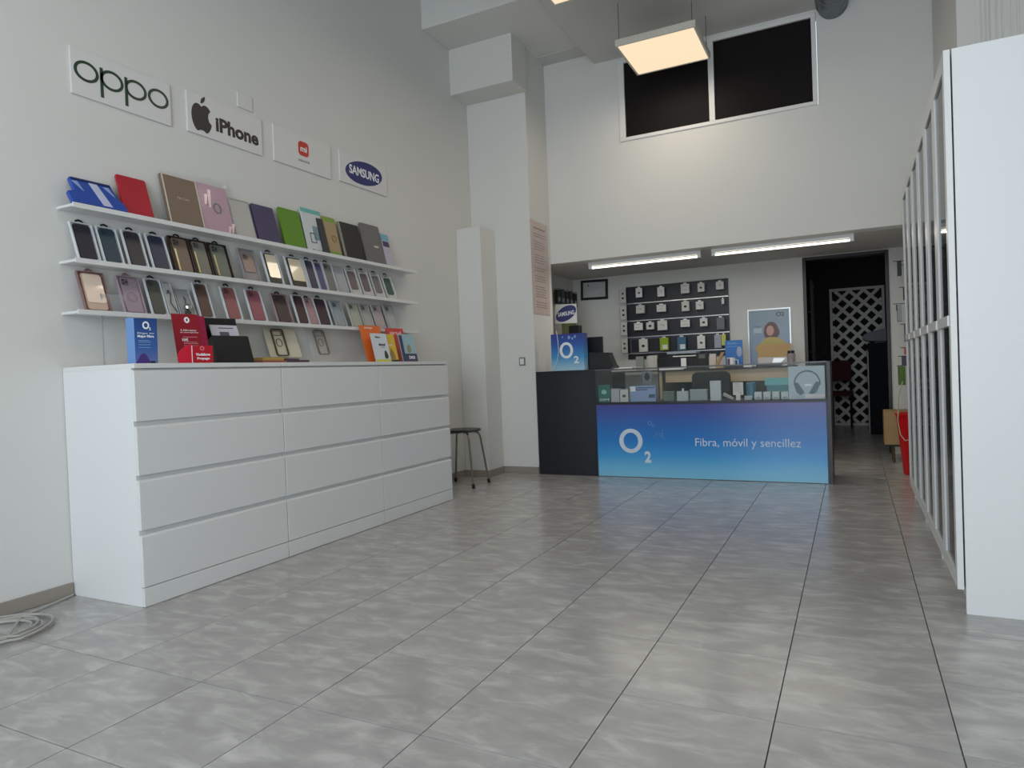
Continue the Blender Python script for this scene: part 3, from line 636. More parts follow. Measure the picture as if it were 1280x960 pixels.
for bx, bz, br in ((1.60, .445, .018), (1.63, .425, .012), (1.655, .36, .010), (1.69, .35, .016), (1.635, .335, .007), (1.71, .325, .008), (1.70, .385, .007)):
    MB().ring(ell(bx - 2.03, bz, br, br, 16), ell(bx - 2.03, bz, br * .75, br * .75, 16), -.0015, 0).build('bubble_print', hexcol('bubble', (110, 150, 205)), t)
t = thing('side_cabinet', 'black cabinet between the column and the blue counter', 'cabinet', (.868, YK, 0))
B(-.263, .262, 0, .42, 0, .885).build('body', DARK, t, bevel=.002); B(-.264, .263, -.004, .42, .885, .895).build('top', DARK, t, bevel=.001)
# lightbox
LB = grad('cube_print', [(0, (176, 216, 232)), (.35, (74, 152, 208)), (.7, (48, 96, 176)), (1, (60, 62, 138))], 0, .32, .3)
t = thing('sign_cube', 'blue O2 display box standing on the black cabinet', 'sign', (.888, 3.70, .8955))
B(-.150, .150, 0, .10, 0, .318).build('box', LB, t, bevel=.002)
MB().ring(ell(-.008, .175, .062, .070, 36), ell(-.008, .175, .038, .048, 36), -.002, 0).build('logo', INKW, t); text('2', t, INKW, .058, .104, .092, -.0005, name='logo', hmax=.062, bold=.03)
for bx, bz, br in ((.02, .285, .012), (.05, .275, .009), (.075, .29, .010), (-.04, .29, .006)): MB().prism(ell(bx, bz, br, br * 1.3, 12), -.0015, 0).build('bubble_print', hexcol('bubble2', (130, 170, 220)), t)
tag(MB().tube([(.80, 3.685, 1.24), (.812, 3.683, 1.15), (.815, 3.683, 1.06), (.80, 3.683, .98), (.765, 3.68, .92), (.74, 3.67, .902)], .0028, 6).build('cord', PLAST, smooth=True), 'thin white cord hanging over the blue cube sign', 'cord')
# flat screen + black terminal
t = thing('monitor', 'black monitor standing behind the blue cube sign', 'monitor', (1.0, 4.02, .8955))
B(-.10, .10, 0, .02, .03, .292).build('screen', BLACK, t, bevel=.003); B(-.05, .05, -.03, .06, 0, .008).build('foot', BLACK, t); B(-.02, .02, .018, .03, .008, .12).build('neck', BLACK, t)
t = thing('card_terminal', 'black slanted till machine beside the monitor on the counter', 'machine', (1.13, 3.86, .8955))
MB().prism([(-.11, 0), (.155, 0), (.12, .045), (.085, .142), (-.11, .152)], -.04, .08).build('body', BLACK, t, bevel=.003); B(.115, .15, -.05, -.03, 0, .018).build('key_row', hexcol('mauve_key', (96, 78, 84)), t)
t = thing('paper_stack', 'loose white papers lying on the glass counter top', 'papers', (1.385, 3.80, .8935)); 
B(-.09, .06, -.08, .08, 0, .006).build('sheet', PAPER, t); B(-.06, .10, -.06, .10, .006, .012).build('sheet', PAPER, t)

# showcase contents (shelf z=.617)
ZS = .6175
def item(name, label, cat, x, y, w, d, h, col, rz=0, group='goods in the glass showcase', z=ZS, lid=None, icon=None, bevel=.0015):
    t = thing(name, label, cat, ((x[0] + x[1]) / 2 if isinstance(x, tuple) else x, y, z), rz, group=group)
    B(-w / 2, w / 2, 0, d, 0, h).build('body', hexcol('c_%d_%d_%d' % col, col), t, bevel=bevel)
    if lid: B(-w / 2 - .001, w / 2 + .001, -.001, d + .001, h, h + .006).build('lid', hexcol('c_%d_%d_%d' % lid, lid), t)
    if icon: MB().prism(ell(0, h * icon[1], w * .22, w * .18, 14), -.0015, 0).build('print', hexcol('c_%d_%d_%d' % icon[0], icon[0]), t)
    return t
t = item('accessory_box', 'dark green box with pale print, leftmost in the showcase', 'box', 1.206, 3.70, .105, .04, .145, (28, 110, 98), icon=((150, 210, 196), .6))
text('SIM', t, INKW, -.04, .04, .022, -.0005, hmax=.02)
item('accessory_box', 'small whitish carton right of the dark green box', 'box', 1.302, 3.70, .072, .04, .108, (180, 180, 188), lid=(150, 152, 160))
item('accessory_box', 'cream box with a small dark earphone picture', 'box', 1.379, 3.70, .070, .04, .100, (200, 208, 200), icon=((60, 66, 62), .5), lid=(190, 196, 190))
t = item('phone_pack', 'wide light blue printed pack with a white corner label', 'box', 1.535, 3.71, .215, .03, .130, (140, 166, 206))
B(-.105, -.06, -.002, 0, .085, .125).build('corner_label', INKW, t); MB().box(-.06, .10, -.0015, 0, .110, .118).box(-.06, .04, -.0015, 0, .094, .102).box(.05, .10, -.0015, 0, .03, .06).build('print', hexcol('slate', (62, 78, 110)), t)
t = item('framed_card', 'grey framed card with a dark round picture standing at the back', 'frame', 1.50, 3.99, .085, .012, .245, (130, 140, 144)); MB().prism(ell(0, .20, .024, .034, 20), -.002, 0).build('print', BLACK, t)
item('accessory_box', 'low sage green box near the middle left', 'box', 1.740, 3.74, .085, .05, .072, (98, 116, 104), lid=(120, 140, 126))
t = item('charger_box', 'white charger box with a small white plug on top', 'box', 1.855, 3.72, .088, .05, .078, (184, 196, 198)); B(-.004, .010, .01, .024, .078, .100).build('plug', PLAST, t)
item('accessory_box', 'wide pale grey flat box behind the front row', 'box', 1.970, 3.78, .135, .05, .082, (160, 172, 176), lid=(176, 186, 190))
t = item('phone_box', 'tall plain white phone box in the middle of the showcase', 'box', 2.118, 3.70, .082, .03, .155, (196, 206, 210)); B(-.03, -.022, -.0015, 0, .14, .146).build('print', hexcol('grey_lbl', (120, 120, 120)), t)
t = thing('tilted_box', 'pale box lying tilted right of the tall white box', 'box', (2.20, 3.75, ZS)); MB().prism([(-.035, .035), (.04, .0), (.045, .016), (-.03, .058)], 0, .05).build('body', hexcol('c_t', (176, 178, 172)), t, bevel=.001); 
t = thing('price_card', 'white price card raised on a small clear stand', 'card', (2.285, 3.72, ZS)); B(-.038, .038, 0, .004, .040, .138).build('card', PAPER, t); B(-.016, .016, -.004, .02, 0, .04).build('stand', PLAST, t)
text('Oferta', t, INKK, -.028, .010, .126, -.0005, hmax=.008); lines(t, hexcol('grey_lbl2', (140, 140, 146)), -.03, .03, (.108, .094, .082, .068), -.0008, .002); B(.016, .022, -.001, 0, .052, .06).build('print', INKK, t)
t = thing('speaker', 'small teal blue cylindrical speaker in the showcase', 'speaker', (2.37, 3.80, ZS)); MB().lathe([(.030, 0), (.036, .004), (.036, .125), (.030, .132), (.001, .133)], 20).build('body', hexcol('teal_blue', (36, 116, 142)), t, smooth=True); B(-.002, .002, -.0375, -.034, .02, .11).build('seam', hexcol('teal_dk', (20, 80, 96)), t)
item('label_card', 'tiny white label card before the teal speaker', 'card', 2.362, 3.695, .056, .006, .034, (176, 184, 190))
for k, (x, d) in enumerate(((2.432, 'first small white cube box from the left, before the teal boxes'), (2.496, 'second small white cube box from the left'), (2.559, 'third small white cube box from the left'), (2.622, 'fourth small white cube box, against the headphone box'))):
    t = item('cube_box', d, 'box', x, 3.70, .054, .05, .060, (192, 204, 206), group='small white cube boxes in the showcase', bevel=.006)
    B(-.014, .014, -.001, .001, .010, .020).build('print', hexcol('grey_lbl3', (140, 150, 154)), t)
item('teal_box', 'lower teal carton of two stacked behind the white cubes', 'box', 2.570, 3.79, .165, .08, .105, (40, 124, 134), group='stacked teal cartons')
item('teal_box', 'upper lighter teal carton of two stacked behind the white cubes', 'box', 2.563, 3.785, .178, .09, .055, (88, 176, 176), z=ZS + .106, group='stacked teal cartons')
t = thing('headphone_box', 'white square box showing blue-grey headphones, right end of the showcase', 'box', (2.780, 3.68, ZS))
B(-.128, .120, 0, .06, 0, .245).build('box', hexcol('c_hp', (176, 196, 204), .35), t, bevel=.002)
HPm = hexcol('hp', (70, 106, 122), .4)
arc = [(.092 * math.cos(R(a)), .115 + .100 * math.sin(R(a))) for a in range(-8, 190, 9)]; arc2 = [(.082 * math.cos(R(a)), .115 + .088 * math.sin(R(a))) for a in range(-8, 190, 9)]
n = len(arc); MB().prism(arc + arc2[::-1], -.002, 0).build('headband_print', HPm, t)
MB().prism([(-.092, .115), (-.072, .128), (-.060, .122), (-.018, .048), (-.050, .030), (-.072, .050)], -.0025, 0).prism([(.088, .118), (.066, .130), (.056, .122), (.010, .045), (.036, .038), (.062, .050)], -.0025, 0).build('ear_cushion_print', HPm, t)
B(-.018, .030, -.002, 0, .098, .112).build('label', INKW, t); B(-.015, .118, -.0025, 0, .008, .036).build('label', PAPER, t)

# ------------------------------------------------------------------ office chair and rear desk
t = thing('office_chair', 'black office chair seen from behind between counter and rear desk', 'chair', (1.96, 4.40, 0))
MB().prism(rrect(-.165, .165, .47, .838, .05), -.02, .025).build('backrest', hexcol('chair_black', (18, 19, 23), .6), t, bevel=.008); MB().prismz([(a, b + .23) for a, b in rrect(-.21, .21, -.2, .2, .06)], .40, .46).build('seat', hexcol('chair_black', (34, 36, 42)), t, bevel=.01)
MB().tube([(0, .2, .41), (0, .2, .08)], .022, 10).build('gas_column', BLACK, t); B(-.03, .03, .0, .16, .385, .40).build('back_bar', BLACK, t); B(-.03, .03, -.02, .0, .385, .60).build('back_bar', BLACK, t)
for k in range(5):
    a = R(72 * k + 15); lg = MB().tube([(0, .2, .085), (.22 * math.cos(a), .2 + .22 * math.sin(a), .06)], .015, 8).build('leg', BLACK, t); MB().lathe([(.001, 0.001), (.022, .006), (.022, .04), (.001, .046)], 10, (.22 * math.cos(a), .2 + .22 * math.sin(a))).build('caster', BLACK, lg)
t = thing('rear_desk', 'long wooden desk with dark top against the rear wall', 'desk', (2.0, 5.05, 0))
B(-.62, .60, -.28, .40, .848, .862).build('top', DARKM, t, bevel=.001)
B(-.54, -.02, -.26, -.245, .742, .848).build('drawer', WOOD, t, bevel=.001); B(-.01, .59, -.26, -.245, .735, .848).build('drawer', WOOD, t, bevel=.001)
for a, b in ((-.60, -.575), (.575, .60)): B(a, b, -.26, .38, 0, .848).build('side_panel', WOOD, t)
B(-.57, .57, .36, .38, .2, .84).build('back_panel', mat('dark_back', (.02, .018, .018), .7), t)
ZD = .8625
def ditem(*a, **k): return item(*a, group=k.pop('group', 'things on the rear desk'), z=ZD, **k)
t = ditem('printer', 'black printer with papers in its tray on the rear desk', 'printer', 1.53, 4.93, .36, .3, .12, (14, 14, 16))
B(-.16, .08, -.02, .0, .0, .025).build('paper', PAPER, t); B(-.08, .20, -.01, .2, .155, .175).build('paper_tray', hexcol('tray', (150, 158, 170)), t); B(-.02, .20, -.02, .15, .125, .135).build('paper', PAPER, t); B(.06, .11, -.03, -.02, .01, .11).build('bracket', PLAST, t); B(-.06, .0, .0, .2, .12, .155).build('hinge', BLACK, t)
ditem('paper_bag', 'narrow white paper bag left of the black printer', 'bag', 1.30, 4.95, .085, .04, .15, (186, 184, 178))
t = ditem('desk_phone', 'dark handset in a stand right of the printer', 'phone', 1.785, 4.93, .10, .08, .15, (16, 18, 20)); B(-.03, .03, -.002, 0, .10, .14).build('screen', hexcol('lcd', (88, 98, 94)), t)
t = ditem('brown_stand', 'beige and brown folded card stand on the rear desk', 'stand', 1.885, 4.93, .06, .05, .14, (196, 184, 176)); B(.03, .10, .0, .05, 0, .03).build('foot', KRAFT, t); MB().prism([(.02, .03), (.05, .03), (.11, .15), (.08, .15)], 0, .03).build('strut', KRAFT, t)
t = ditem('blue_brochure', 'upright blue brochure with white lines on the rear desk', 'brochure', 2.065, 5.05, .16, .01, .262, (42, 108, 184)); lines(t, hexcol('lb2', (120, 170, 220)), -.06, .05, (.235, .225, .20), -.001, .004); MB().prism(ell(.05, .15, .025, .05, 16), -.0015, 0).build('figure_print', hexcol('skin_print', (150, 160, 190)), t)
t = ditem('mug', 'white mug with a brown stripe in front of the blue brochure', 'mug', 2.06, 4.90, .002, .002, .002, (220, 220, 220)); MB().lathe([(.001, 0.001), (.036, .001), (.038, .095), (.034, .095), (.032, .01), (.001, .009)], 18).build('cup', PLAST, t, smooth=True); MB().tube([(.036, 0, .075), (.062, 0, .07), (.062, 0, .03), (.036, 0, .022)], .005, 8).build('handle', PLAST, t); B(-.026, -.006, -.040, -.028, .0, .085).build('stripe', hexcol('brown_st', (86, 52, 50)), t)
ditem('black_tool', 'flat black scanner lying by the mug', 'device', 2.10, 4.80, .17, .06, .022, (12, 10, 12))
ditem('white_pad', 'small white notepad at the desk edge', 'notepad', 2.215, 4.80, .08, .06, .02, (210, 210, 208))
t = thing('open_carton', 'open brown cardboard box with its flap raised on the desk', 'box', (2.43, 4.98, ZD))
B(-.14, .14, 0, .16, 0, .085).build('box', hexcol('c_plas', (176, 170, 166), .25), t, bevel=.002); MB().add([(-.12, .02, .088), (.15, .02, .088), (.15, .06, .205), (-.155, .06, .205), (-.165, .05, .17), (-.12, .026, .088), (.15, .026, .088), (.15, .066, .205), (-.155, .066, .205), (-.165, .056, .17)], [(0, 1, 2, 3, 4), (9, 8, 7, 6, 5), (0, 5, 6, 1), (1, 6, 7, 2), (2, 7, 8, 3), (3, 8, 9, 4), (4, 9, 5, 0)]).build('flap', KRAFT, t)
MB().prism([(-.02, .02), (.06, .03), (.10, .07), (.0, .075)], -.006, 0).build('plastic_wrap', mat('foil_white', (.8, .82, .84), .15, coat=1), t)
ditem('black_tray', 'low black tray with small tools before the open carton', 'tray', 2.40, 4.82, .22, .06, .02, (16, 16, 30))
t = thing('bottle', 'clear jar with a black lid at the right end of the desk', 'bottle', (2.585, 4.90, ZD)); MB().lathe([(.001, 0.001), (.034, .001), (.036, .01), (.036, .10), (.028, .112)], 18).build('jar', mat('jar_plastic', sr(150, 140, 146), .15, alpha=.7), t, smooth=True); MB().lathe([(.001, .112), (.030, .112), (.030, .135), (.001, .136)], 18).build('lid', BLACK, t)

# ------------------------------------------------------------------ rear wall: board, packs, poster, frame
t = thing('display_board', 'black hanging board with silver rails on the rear wall', 'board', (1.42, 5.5, 0))
B(-.53, .545, -.02, -.001, .99, 1.775).build('panel', mat('board_black', (.012, .013, .022), .4), t)
for z in (1.588, 1.40, 1.222, 1.045): B(-.53, .545, -.026, -.019, z, z + .010).build('rail', CHROME, t)
MB().ring(rrect(-.50, -.14, 1.055, 1.215, .003, 1), rrect(-.487, -.153, 1.067, 1.203, .003, 1), -.030, -.0262).build('frame_strip', hexcol('frame_grey', (80, 84, 96)), t)
rows = [[(1.022, 1.090, 1.648, 1.759), (1.256, 1.328, 1.637, 1.748), (1.501, 1.587, 1.65, 1.758), (1.673, 1.741, 1.651, 1.752), (1.858, 1.932, 1.66, 1.75)],
 [(1.016, 1.107, 1.477, 1.572), (1.242, 1.339, 1.477, 1.563), (1.503, 1.581, 1.466, 1.576), (1.651, 1.727, 1.472, 1.565), (1.908, 1.934, 1.509, 1.572)],
 [(0.992, 1.083, 1.298, 1.386), (1.123, 1.205, 1.298, 1.385), (1.244, 1.345, 1.282, 1.395), (1.489, 1.582, 1.301, 1.386), (1.686, 1.761, 1.296, 1.39), (1.853, 1.930, 1.253, 1.386)],
 [(1.036, 1.129, 1.064, 1.211), (1.262, 1.352, 1.07, 1.213), (1.447, 1.536, 1.061, 1.213), (1.653, 1.731, 1.067, 1.211), (1.823, 1.891, 1.067, 1.213), (1.895, 1.938, 1.088, 1.213)]]
RN = ['top', 'second', 'third', 'lowest']
sp = {(2, 5): ('dark grey', (96, 98, 100)), (3, 1): ('lime green and white', (150, 180, 40)), (3, 2): ('blue and teal', (60, 110, 140)), (3, 4): ('pale lilac', (170, 172, 186)), (3, 5): ('yellow', (190, 190, 80))}
for ri, row in enumerate(rows):
    for ci, (a, b, z0, z1) in enumerate(row):
        cn, cc = sp.get((ri, ci), ('white', (214, 212, 208)))
        t = thing('hanging_pack', f'{cn} accessory pack, {ORD[ci]} from left, {RN[ri]} row of black board', 'pack', ((a + b) / 2, 5.40, z0), R(rnd.uniform(-8, 12)), 0, 'hanging packs on the black board')
        w = b - a; h = z1 - z0; B(-w / 2, w / 2, 0, .035, 0, h - .012).build('box', hexcol('pk_%d_%d_%d' % cc, cc), t, bevel=.001)
        MB().tube([(0, -.004, h - .004), (0, .072, h - .004)], .002, 5).build('hook', CHROME, t); B(-w * .2, w * .2, .002, .004, h - .013, h).build('hang_tab', PLAST, t)
        if cn == 'white':
            k = (ri + ci) % 3
            if k == 0: MB().prism(ell(0, h * .42, w * .2, w * .16, 10), -.001, 0).build('print', BLACK, t)
            elif k == 1: MB().tube([(-w * .2, -.001, h * .6), (0, -.001, h * .45), (w * .15, -.001, h * .55), (w * .1, -.001, h * .3)], .0018, 5).build('print', BLACK, t)
            else: lines(t, hexcol('grey_lbl', (120, 120, 120)), -w * .3, w * .3, (h * .7, h * .3), -.001, .003)
        elif ri == 3 and ci in (1, 2): B(-w * .2, w * .4, -.001, 0, h * .08, h * .4).build('print', PAPER, t)
for k, (z0, z1) in enumerate(((1.60, 1.74), (1.42, 1.56), (1.25, 1.39), (1.06, 1.21))):
    t = thing('edge_pack', f'pale pack hung on the left edge of the black board, {ORD[k]} from the top', 'pack', (.882, 5.38, z0), R(35), 0, 'packs at the left edge of the board')
    B(-.035, .035, 0, .02, 0, z1 - z0).build('box', hexcol('pk_e', (196, 194, 190)), t, bevel=.001); MB().prism(ell(0, .05, .014, .012, 10), -.001, 0).box(-.01, .01, -.001, 0, .09, .11).build('print', BLACK, t); MB().tube([(0, .02, z1 - z0 - .01), (.03, .11, z1 - z0 - .01)], .002, 5).build('hook', CHROME, t)
for k, (a, b, z1) in enumerate(((1.05, 1.14, 1.03), (1.17, 1.25, 1.02))):
    t = thing('upright_pack', ['pale patterned pack', 'plain white pack'][k] + ' standing on the desk below the board', 'pack', ((a + b) / 2, 5.2 - .0, .8625), group='packs standing below the board')
    B(-.04, .04, 0, .03, 0, .15).build('box', hexcol('pk_%d' % k, ((150, 156, 150), (190, 188, 184))[k]), t)
# left extension of the rear desk so these packs have a support
t = thing('side_table', 'narrow dark shelf table left of the rear desk', 'table', (1.08, 5.2, 0)); B(-.25, .28, -.2, .25, .85, .862).build('top', DARKM, t); B(-.24, -.22, -.18, .23, 0, .85).build('side_panel', DARKM, t); B(.25, .27, -.18, .23, 0, .85).build('side_panel', DARKM, t)
t = thing('poster', 'framed pale blue poster of a curly haired woman in a yellow top', 'poster', (2.346, 5.5, 0))
MB().ring([(-.203, .87), (.203, .87), (.203, 1.435), (-.203, 1.435)], [(-.190, .883), (.190, .883), (.190, 1.422), (-.190, 1.422)], -.02, -.001).build('frame', mat('silver_frame', (.6, .62, .64), .3, metal=.4), t)
B(-.190, .190, -.008, -.002, .883, 1.422).build('print', grad('poster_blue', [(0, (128, 150, 186)), (1, (132, 152, 164))], .88, 1.42, .3), t)
MB().prism(smoothp([(.0, 1.30), (.055, 1.29), (.085, 1.235), (.095, 1.18), (.06, 1.14), (-.02, 1.14), (-.05, 1.17), (-.045, 1.25)]), -.0095, -.008).build('hair_print', hexcol('hair', (112, 84, 82)), t)
MB().prism(ell(.008, 1.215, .036, .050, 24), -.0105, -.0095).build('face_print', hexcol('skin', (206, 160, 150)), t)
MB().prism(smoothp([(-.10, .885), (.19, .885), (.185, 1.04), (.10, 1.13), (.03, 1.15), (-.03, 1.145), (-.09, 1.09), (-.115, .98)]), -.0103, -.009).build('top_print', hexcol('yellow_top', (196, 178, 104)), t)
MB().box(-.15, -.07, -.0095, -.008, 1.195, 1.245).build('label', hexcol('pale_lbl', (180, 200, 212)), t); text('Llega', t, hexcol('blue_ink2', (70, 84, 110)), -.15, -.075, 1.262, -.0085, hmax=.016); text('O2', t, hexcol('blue_ink3', (66, 76, 104)), .065, .145, 1.375, -.0085, hmax=.042, bold=.02)
t = thing('certificate', 'black framed certificate tilted on the rear wall', 'picture', (.525, 5.5, 1.785)); t.rotation_euler = (0, R(1.5), 0)
MB().ring([(-.158, -.112), (.158, -.112), (.158, .108), (-.158, .108)], [(-.132, -.086), (.132, -.086), (.132, .082), (-.132, .082)], -.025, -.002).build('frame', BLACK, t, bevel=.002); B(-.132, .132, -.012, -.004, -.086, .082).build('sheet', hexcol('cert_paper', (186, 186, 188)), t)
MB().prism(ell(-.07, .048, .008, .012, 10), -.0135, -.012).build('seal', hexcol('seal', (96, 96, 100)), t); B(.05, .09, -.0132, -.012, -.05, -.047).build('signature', hexcol('seal', (96, 96, 100)), t)
# left recess: dark packs and the second samsung sign
for k in range(5):
    cc = [(30, 32, 36), (70, 74, 80), (36, 34, 36), (58, 54, 50), (30, 34, 34)][k]
    t = thing('hanging_cable_pack', ['black', 'steel grey', 'charcoal', 'brownish', 'greenish black'][k] + ' cable pack hung on the left recess wall, beside the pink notice', 'pack', (.272, 4.92 + k * .12, 1.60), R(90), 0, 'cable packs on the recess wall')
    B(-.045, .045, -.06, -.03, 0, .15 + .01 * (k % 2)).build('pack', hexcol('cp%d' % k, cc), t); B(-.03, .03, -.062, -.060, .03, .07).build('label', hexcol('cpl%d' % k, (150, 156, 160)), t); MB().tube([(0, -.075, .165), (0, 0, .165)], .003, 6).build('hook', CHROME, t)
t = thing('counter_sign', 'white card with a tilted navy SAMSUNG ellipse above the blue cube', 'sign', (.49, 4.70, 1.375), R(-38))
t.rotation_euler = (0, 0, R(28))
B(-.11, .11, 0, .008, 0, .195).build('board', SIGN, t)
q = R(32); MB().prism([(x * math.cos(q) - z * math.sin(q), .100 + x * math.sin(q) + z * math.cos(q)) for x, z in ell(0, 0, .115, .068, 36)], -.002, 0).build('ellipse', NAVY, t); o = text('SAMSUNG', t, INKW, -.085, .085, 0, -.003, hmax=.042, bold=.02); o.rotation_euler = (0, -R(8), 0); o.location = (0, 0, .10)
t = thing('sign_stand', 'olive and black box display holding up the small navy sign', 'stand', (.49, 4.72, 0))
B(-.06, .06, .0, .10, 0, 1.375).build('post', hexcol('olive', (110, 112, 70)), t); B(.02, .13, -.01, .08, 1.25, 1.35).build('head', BLACK, t, bevel=.004)
t = thing('notice', 'tall pinkish printed notice in a clear sleeve on the column side', 'notice', (.5905, 3.862, 0), R(90))
# faces +X
B(-.185, .185, -.004, -.001, 1.41, 2.235).build('sheet', hexcol('notice_pink', (208, 186, 178), .4), t)
B(-.19, .19, -.006, -.0052, 1.405, 2.242).build('sleeve', mat('sleeve', (.8, .8, .8), .1, alpha=.12, noise=0), t)
zz = []; z = 2.12
while z > 1.46:
    zz.append(z); z -= .022 if rnd.random() > .2 else .05
lines(t, hexcol('notice_ink', (128, 98, 96)), -.12, .13, zz, -.0048, .006)
text('HOJAS DE RECLAMACIONES', t, hexcol('notice_ink', (128, 98, 96)), -.13, .13, 2.17, -.0045, hmax=.02)

# ------------------------------------------------------------------ right recess: hooks, bucket, carton
def hang(y, z0, z1, w, col, label, name='hanging_item', x=3.52, cat='accessory', d=.03):
    t = thing(name, label, cat, (3.669, y, z0), R(-90), 0, 'goods hung on the right recess wall')
    L_ = 3.669 - x
    B(-w / 2, w / 2, -L_, -L_ + d, 0, z1 - z0 - .015).build('pack', hexcol('hg_%d_%d_%d' % col, col), t, bevel=.002); MB().tube([(0, -L_ - .03, z1 - z0 - .012), (0, 0, z1 - z0 - .012)], .003, 6).build('hook', BLACK, t)
    return t
hang(5.0, 1.60, 1.74, .05, (28, 36, 32), 'black slim pack highest on the right recess wall', x=3.45)
hang(4.80, 1.52, 1.68, .10, (92, 94, 96), 'grey and white pack beside the highest black one', x=3.50)
hang(4.85, 1.38, 1.50, .06, (60, 60, 62), 'small dark pack below the grey and white one', x=3.48)
t = hang(4.80, 1.20, 1.36, .09, (140, 146, 148), 'whitish blister pack hanging level with the lattice middle', x=3.43); B(-.02, .02, -.246, -.239, .09, .14).build('dark_print', BLACK, t)
hang(4.85, 1.03, 1.19, .05, (110, 98, 84), 'taupe brown strip pack below the whitish blister', x=3.48)
hang(4.75, .92, .99, .04, (196, 70, 72), 'small red tag pack above the green one', x=3.47)
hang(4.72, .83, .92, .08, (60, 56, 84), 'dark violet pack between red tag and green bag', x=3.45)
t = thing('green_bag', 'green tapered bag hanging lowest on the right recess wall', 'bag', (3.669, 4.70, .67), R(-90)); MB().prism([(-.03, 0), (.03, 0), (.055, .155), (-.055, .155)], -.25, -.20).build('bag', hexcol('leaf_green', (88, 120, 56)), t, bevel=.004); MB().tube([(0, -.26, .16), (0, 0, .16)], .003, 6).build('hook', BLACK, t)
t = thing('bucket', 'tall red plastic bucket beside the last wardrobe', 'bucket', (3.50, 4.25, 0))
MB().lathe([(.001, .002), (.085, .002), (.088, .01), (.128, .455), (.137, .457), (.137, .470), (.124, .470), (.120, .455), (.08, .02), (.001, .018)], 32).build('body', hexcol('bucket_red', (205, 20, 26), .35), t, smooth=True)
tag(MB().tube([(3.41, 4.02, .72), (3.385, 4.05, .60), (3.375, 4.085, .42), (3.39, 4.09, .32), (3.42, 4.085, .275), (3.455, 4.085, .285), (3.48, 4.085, .36), (3.50, 4.07, .47), (3.47, 4.05, .80), (3.60, 4.10, 1.1), (3.669, 4.119, 1.3)], .004, 6).build('cable', hexcol('cable_beige', (190, 180, 156)), smooth=True), 'pale cable looping down in front of the red bucket', 'cable')
t = thing('plant_stand', 'small stand with a thin brown metal leg carrying the carton', 'stand', (3.44, 4.98, 0)); B(-.13, .13, -.12, .12, .14, .155).build('top', DARKM, t)
for sx in (-.06, .11):
    for sy in (-.10, .10): MB().tube([(sx, sy, .14), (sx, sy, .001)], .009, 8).build('leg', hexcol('brown_leg', (92, 76, 58)), t)
t = thing('carton', 'brown cardboard carton on a low stand behind the red bucket', 'box', (3.445, 4.98, .1555)); B(-.135, .135, -.12, .12, 0, .285).build('body', KRAFT, t, bevel=.003); MB().box(-.135, .135, -.12, -.0, .285, .288).box(-.135, .135, .002, .12, .285, .288).build('flap', KRAFT, t); B(-.01, .12, -.1215, -.1195, .20, .23).build('red_print', hexcol('red_print', (190, 50, 40)), t)

# ------------------------------------------------------------------ back room
LW = hexcol('lattice_white', (226, 224, 214), .6)
t = thing('lattice_panel', 'white diagonal lattice panel seen through the dark doorway', 'lattice', (3.15, 8.55, 0))
Wd, Hh = .33, 1.86
MB().box(-Wd, Wd, -.012, .012, 0, .035).box(-Wd, Wd, -.012, .012, Hh - .035, Hh).box(-Wd, -Wd + .032, -.012, .012, .035, Hh - .035).box(Wd - .032, Wd, -.012, .012, .035, Hh - .035).build('frame', LW, t)
def clip(c, s_):  # line z = s_*x + c clipped to the frame
    pts = []
    lo, hi, zl, zh = -Wd + .03, Wd - .03, .033, Hh - .033
    for x in (lo, hi):
        z = s_ * x + c
        if zl <= z <= zh: pts.append((x, z))
    for z in (zl, zh):
        x = (z - c) / s_
        if lo < x < hi: pts.append((x, z))
    return pts[:2] if len(pts) >= 2 else None
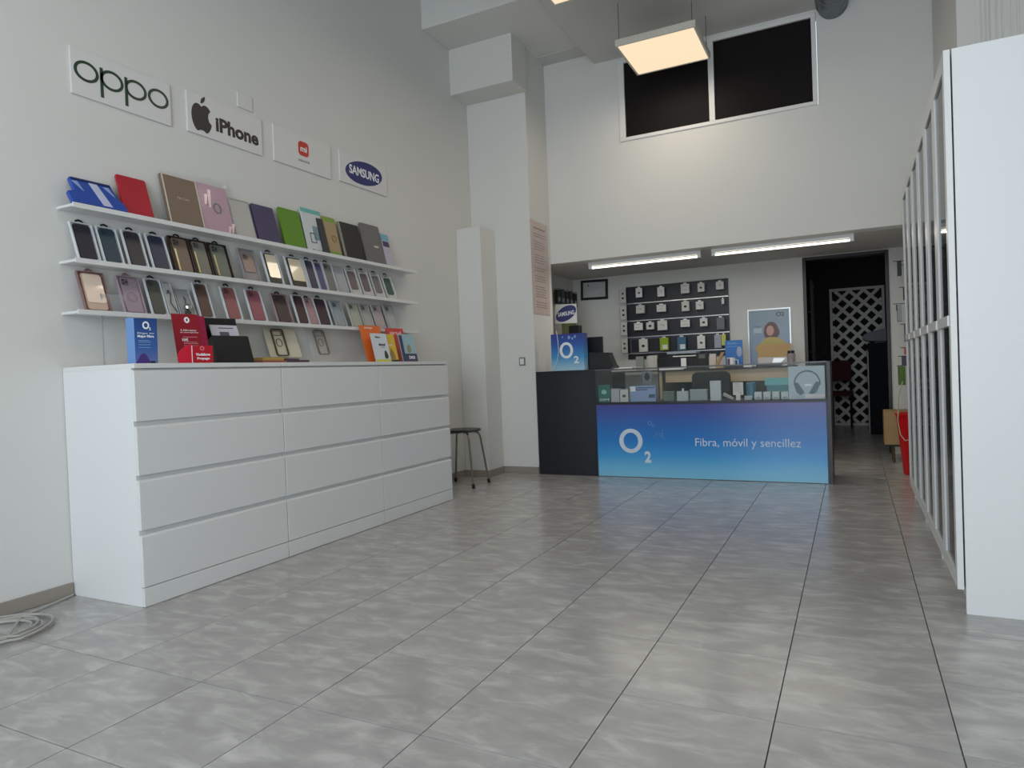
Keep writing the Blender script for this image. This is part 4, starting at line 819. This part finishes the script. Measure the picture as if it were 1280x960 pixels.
for s_ in (1, -1):
    c = -.5
    while c < 2.5:
        P = clip(c, s_)
        if P and abs(P[0][0] - P[1][0]) > .06:
            (xa, za), (xb_, zb_) = P; d = Vector((xb_ - xa, 0, zb_ - za)).normalized(); nrm = Vector((-d.z, 0, d.x)) * .021; yo = -.006 * s_
            pts = [(xa + nrm.x, za + nrm.z), (xa - nrm.x, za - nrm.z), (xb_ - nrm.x, zb_ - nrm.z), (xb_ + nrm.x, zb_ + nrm.z)]
            MB().prism(pts, yo - .004, yo + .004).build('slat', LW, t)
        c += .172
t = thing('fridge', 'tall dark appliance standing right of the lattice in the back room', 'appliance', (3.44, 7.5, 0)); B(-.19, .20, -.2, .3, .005, 1.08).build('body', mat('fridge_dark', (.010, .012, .018), .75, spec=.2), t, bevel=.005); B(-.20, -.192, -.205, .3, .01, .98).build('edge_strip', hexcol('strip_w', (190, 190, 186)), t)
t = thing('bundle', 'crumpled grey white bundle lying on the dark appliance', 'bundle', (3.42, 7.5, 1.081)); MB().prism(smoothp([(-.22, .05), (-.15, .02), (.16, .02), (.20, .12), (.1, .16), (-.05, .15), (-.2, .11)]), -.15, .15).build('cloth', hexcol('bundle_grey', (120, 126, 130), .7, noise=.3, nscale=20), t, bevel=.01)
t = thing('back_room_chair', 'dark red upholstered chair in front of the lattice', 'chair', (2.94, 8.1, 0)); MB().prism(rrect(-.12, .12, .62, .885, .03), .0, .03).build('backrest', hexcol('oxblood', (66, 24, 27), .8), t, bevel=.005); B(-.14, .14, .0, .3, .42, .48).build('seat', hexcol('oxblood', (96, 36, 38)), t, bevel=.006)
for sx in (-.11, .11):
    for sy in (.02, .27): MB().tube([(sx, sy, .62 if sy < .1 else .42), (sx, sy, .001)], .012, 8).build('leg', BLACK, t)
t = thing('store_rack', 'dark rack with a horizontal shelf left in the back room', 'rack', (2.35, 7.8, 0))
for z in (.5, 1.0, 1.5): B(-.30, .30, -.2, .2, z, z + .02).build('shelf', mat('rack_grey', (.06, .06, .06), .5), t)
for sx in (-.29, .29):
    for sy in (-.19, .19): B(sx - .012, sx + .012, sy - .012, sy + .012, 0, 1.9).build('post', mat('rack_grey', (.06, .06, .06)), t)
t = thing('hanging_coat', 'dark grey coat hanging behind the door opening', 'coat', (2.62, 9.155, .95)); MB().prism(smoothp([(-.16, 0), (.12, 0), (.16, .5), (.08, .72), (.0, .78), (-.08, .60), (-.18, .35)]), -.04, .04).build('cloth', hexcol('coat_grey', (62, 62, 64), .9), t, bevel=.01)
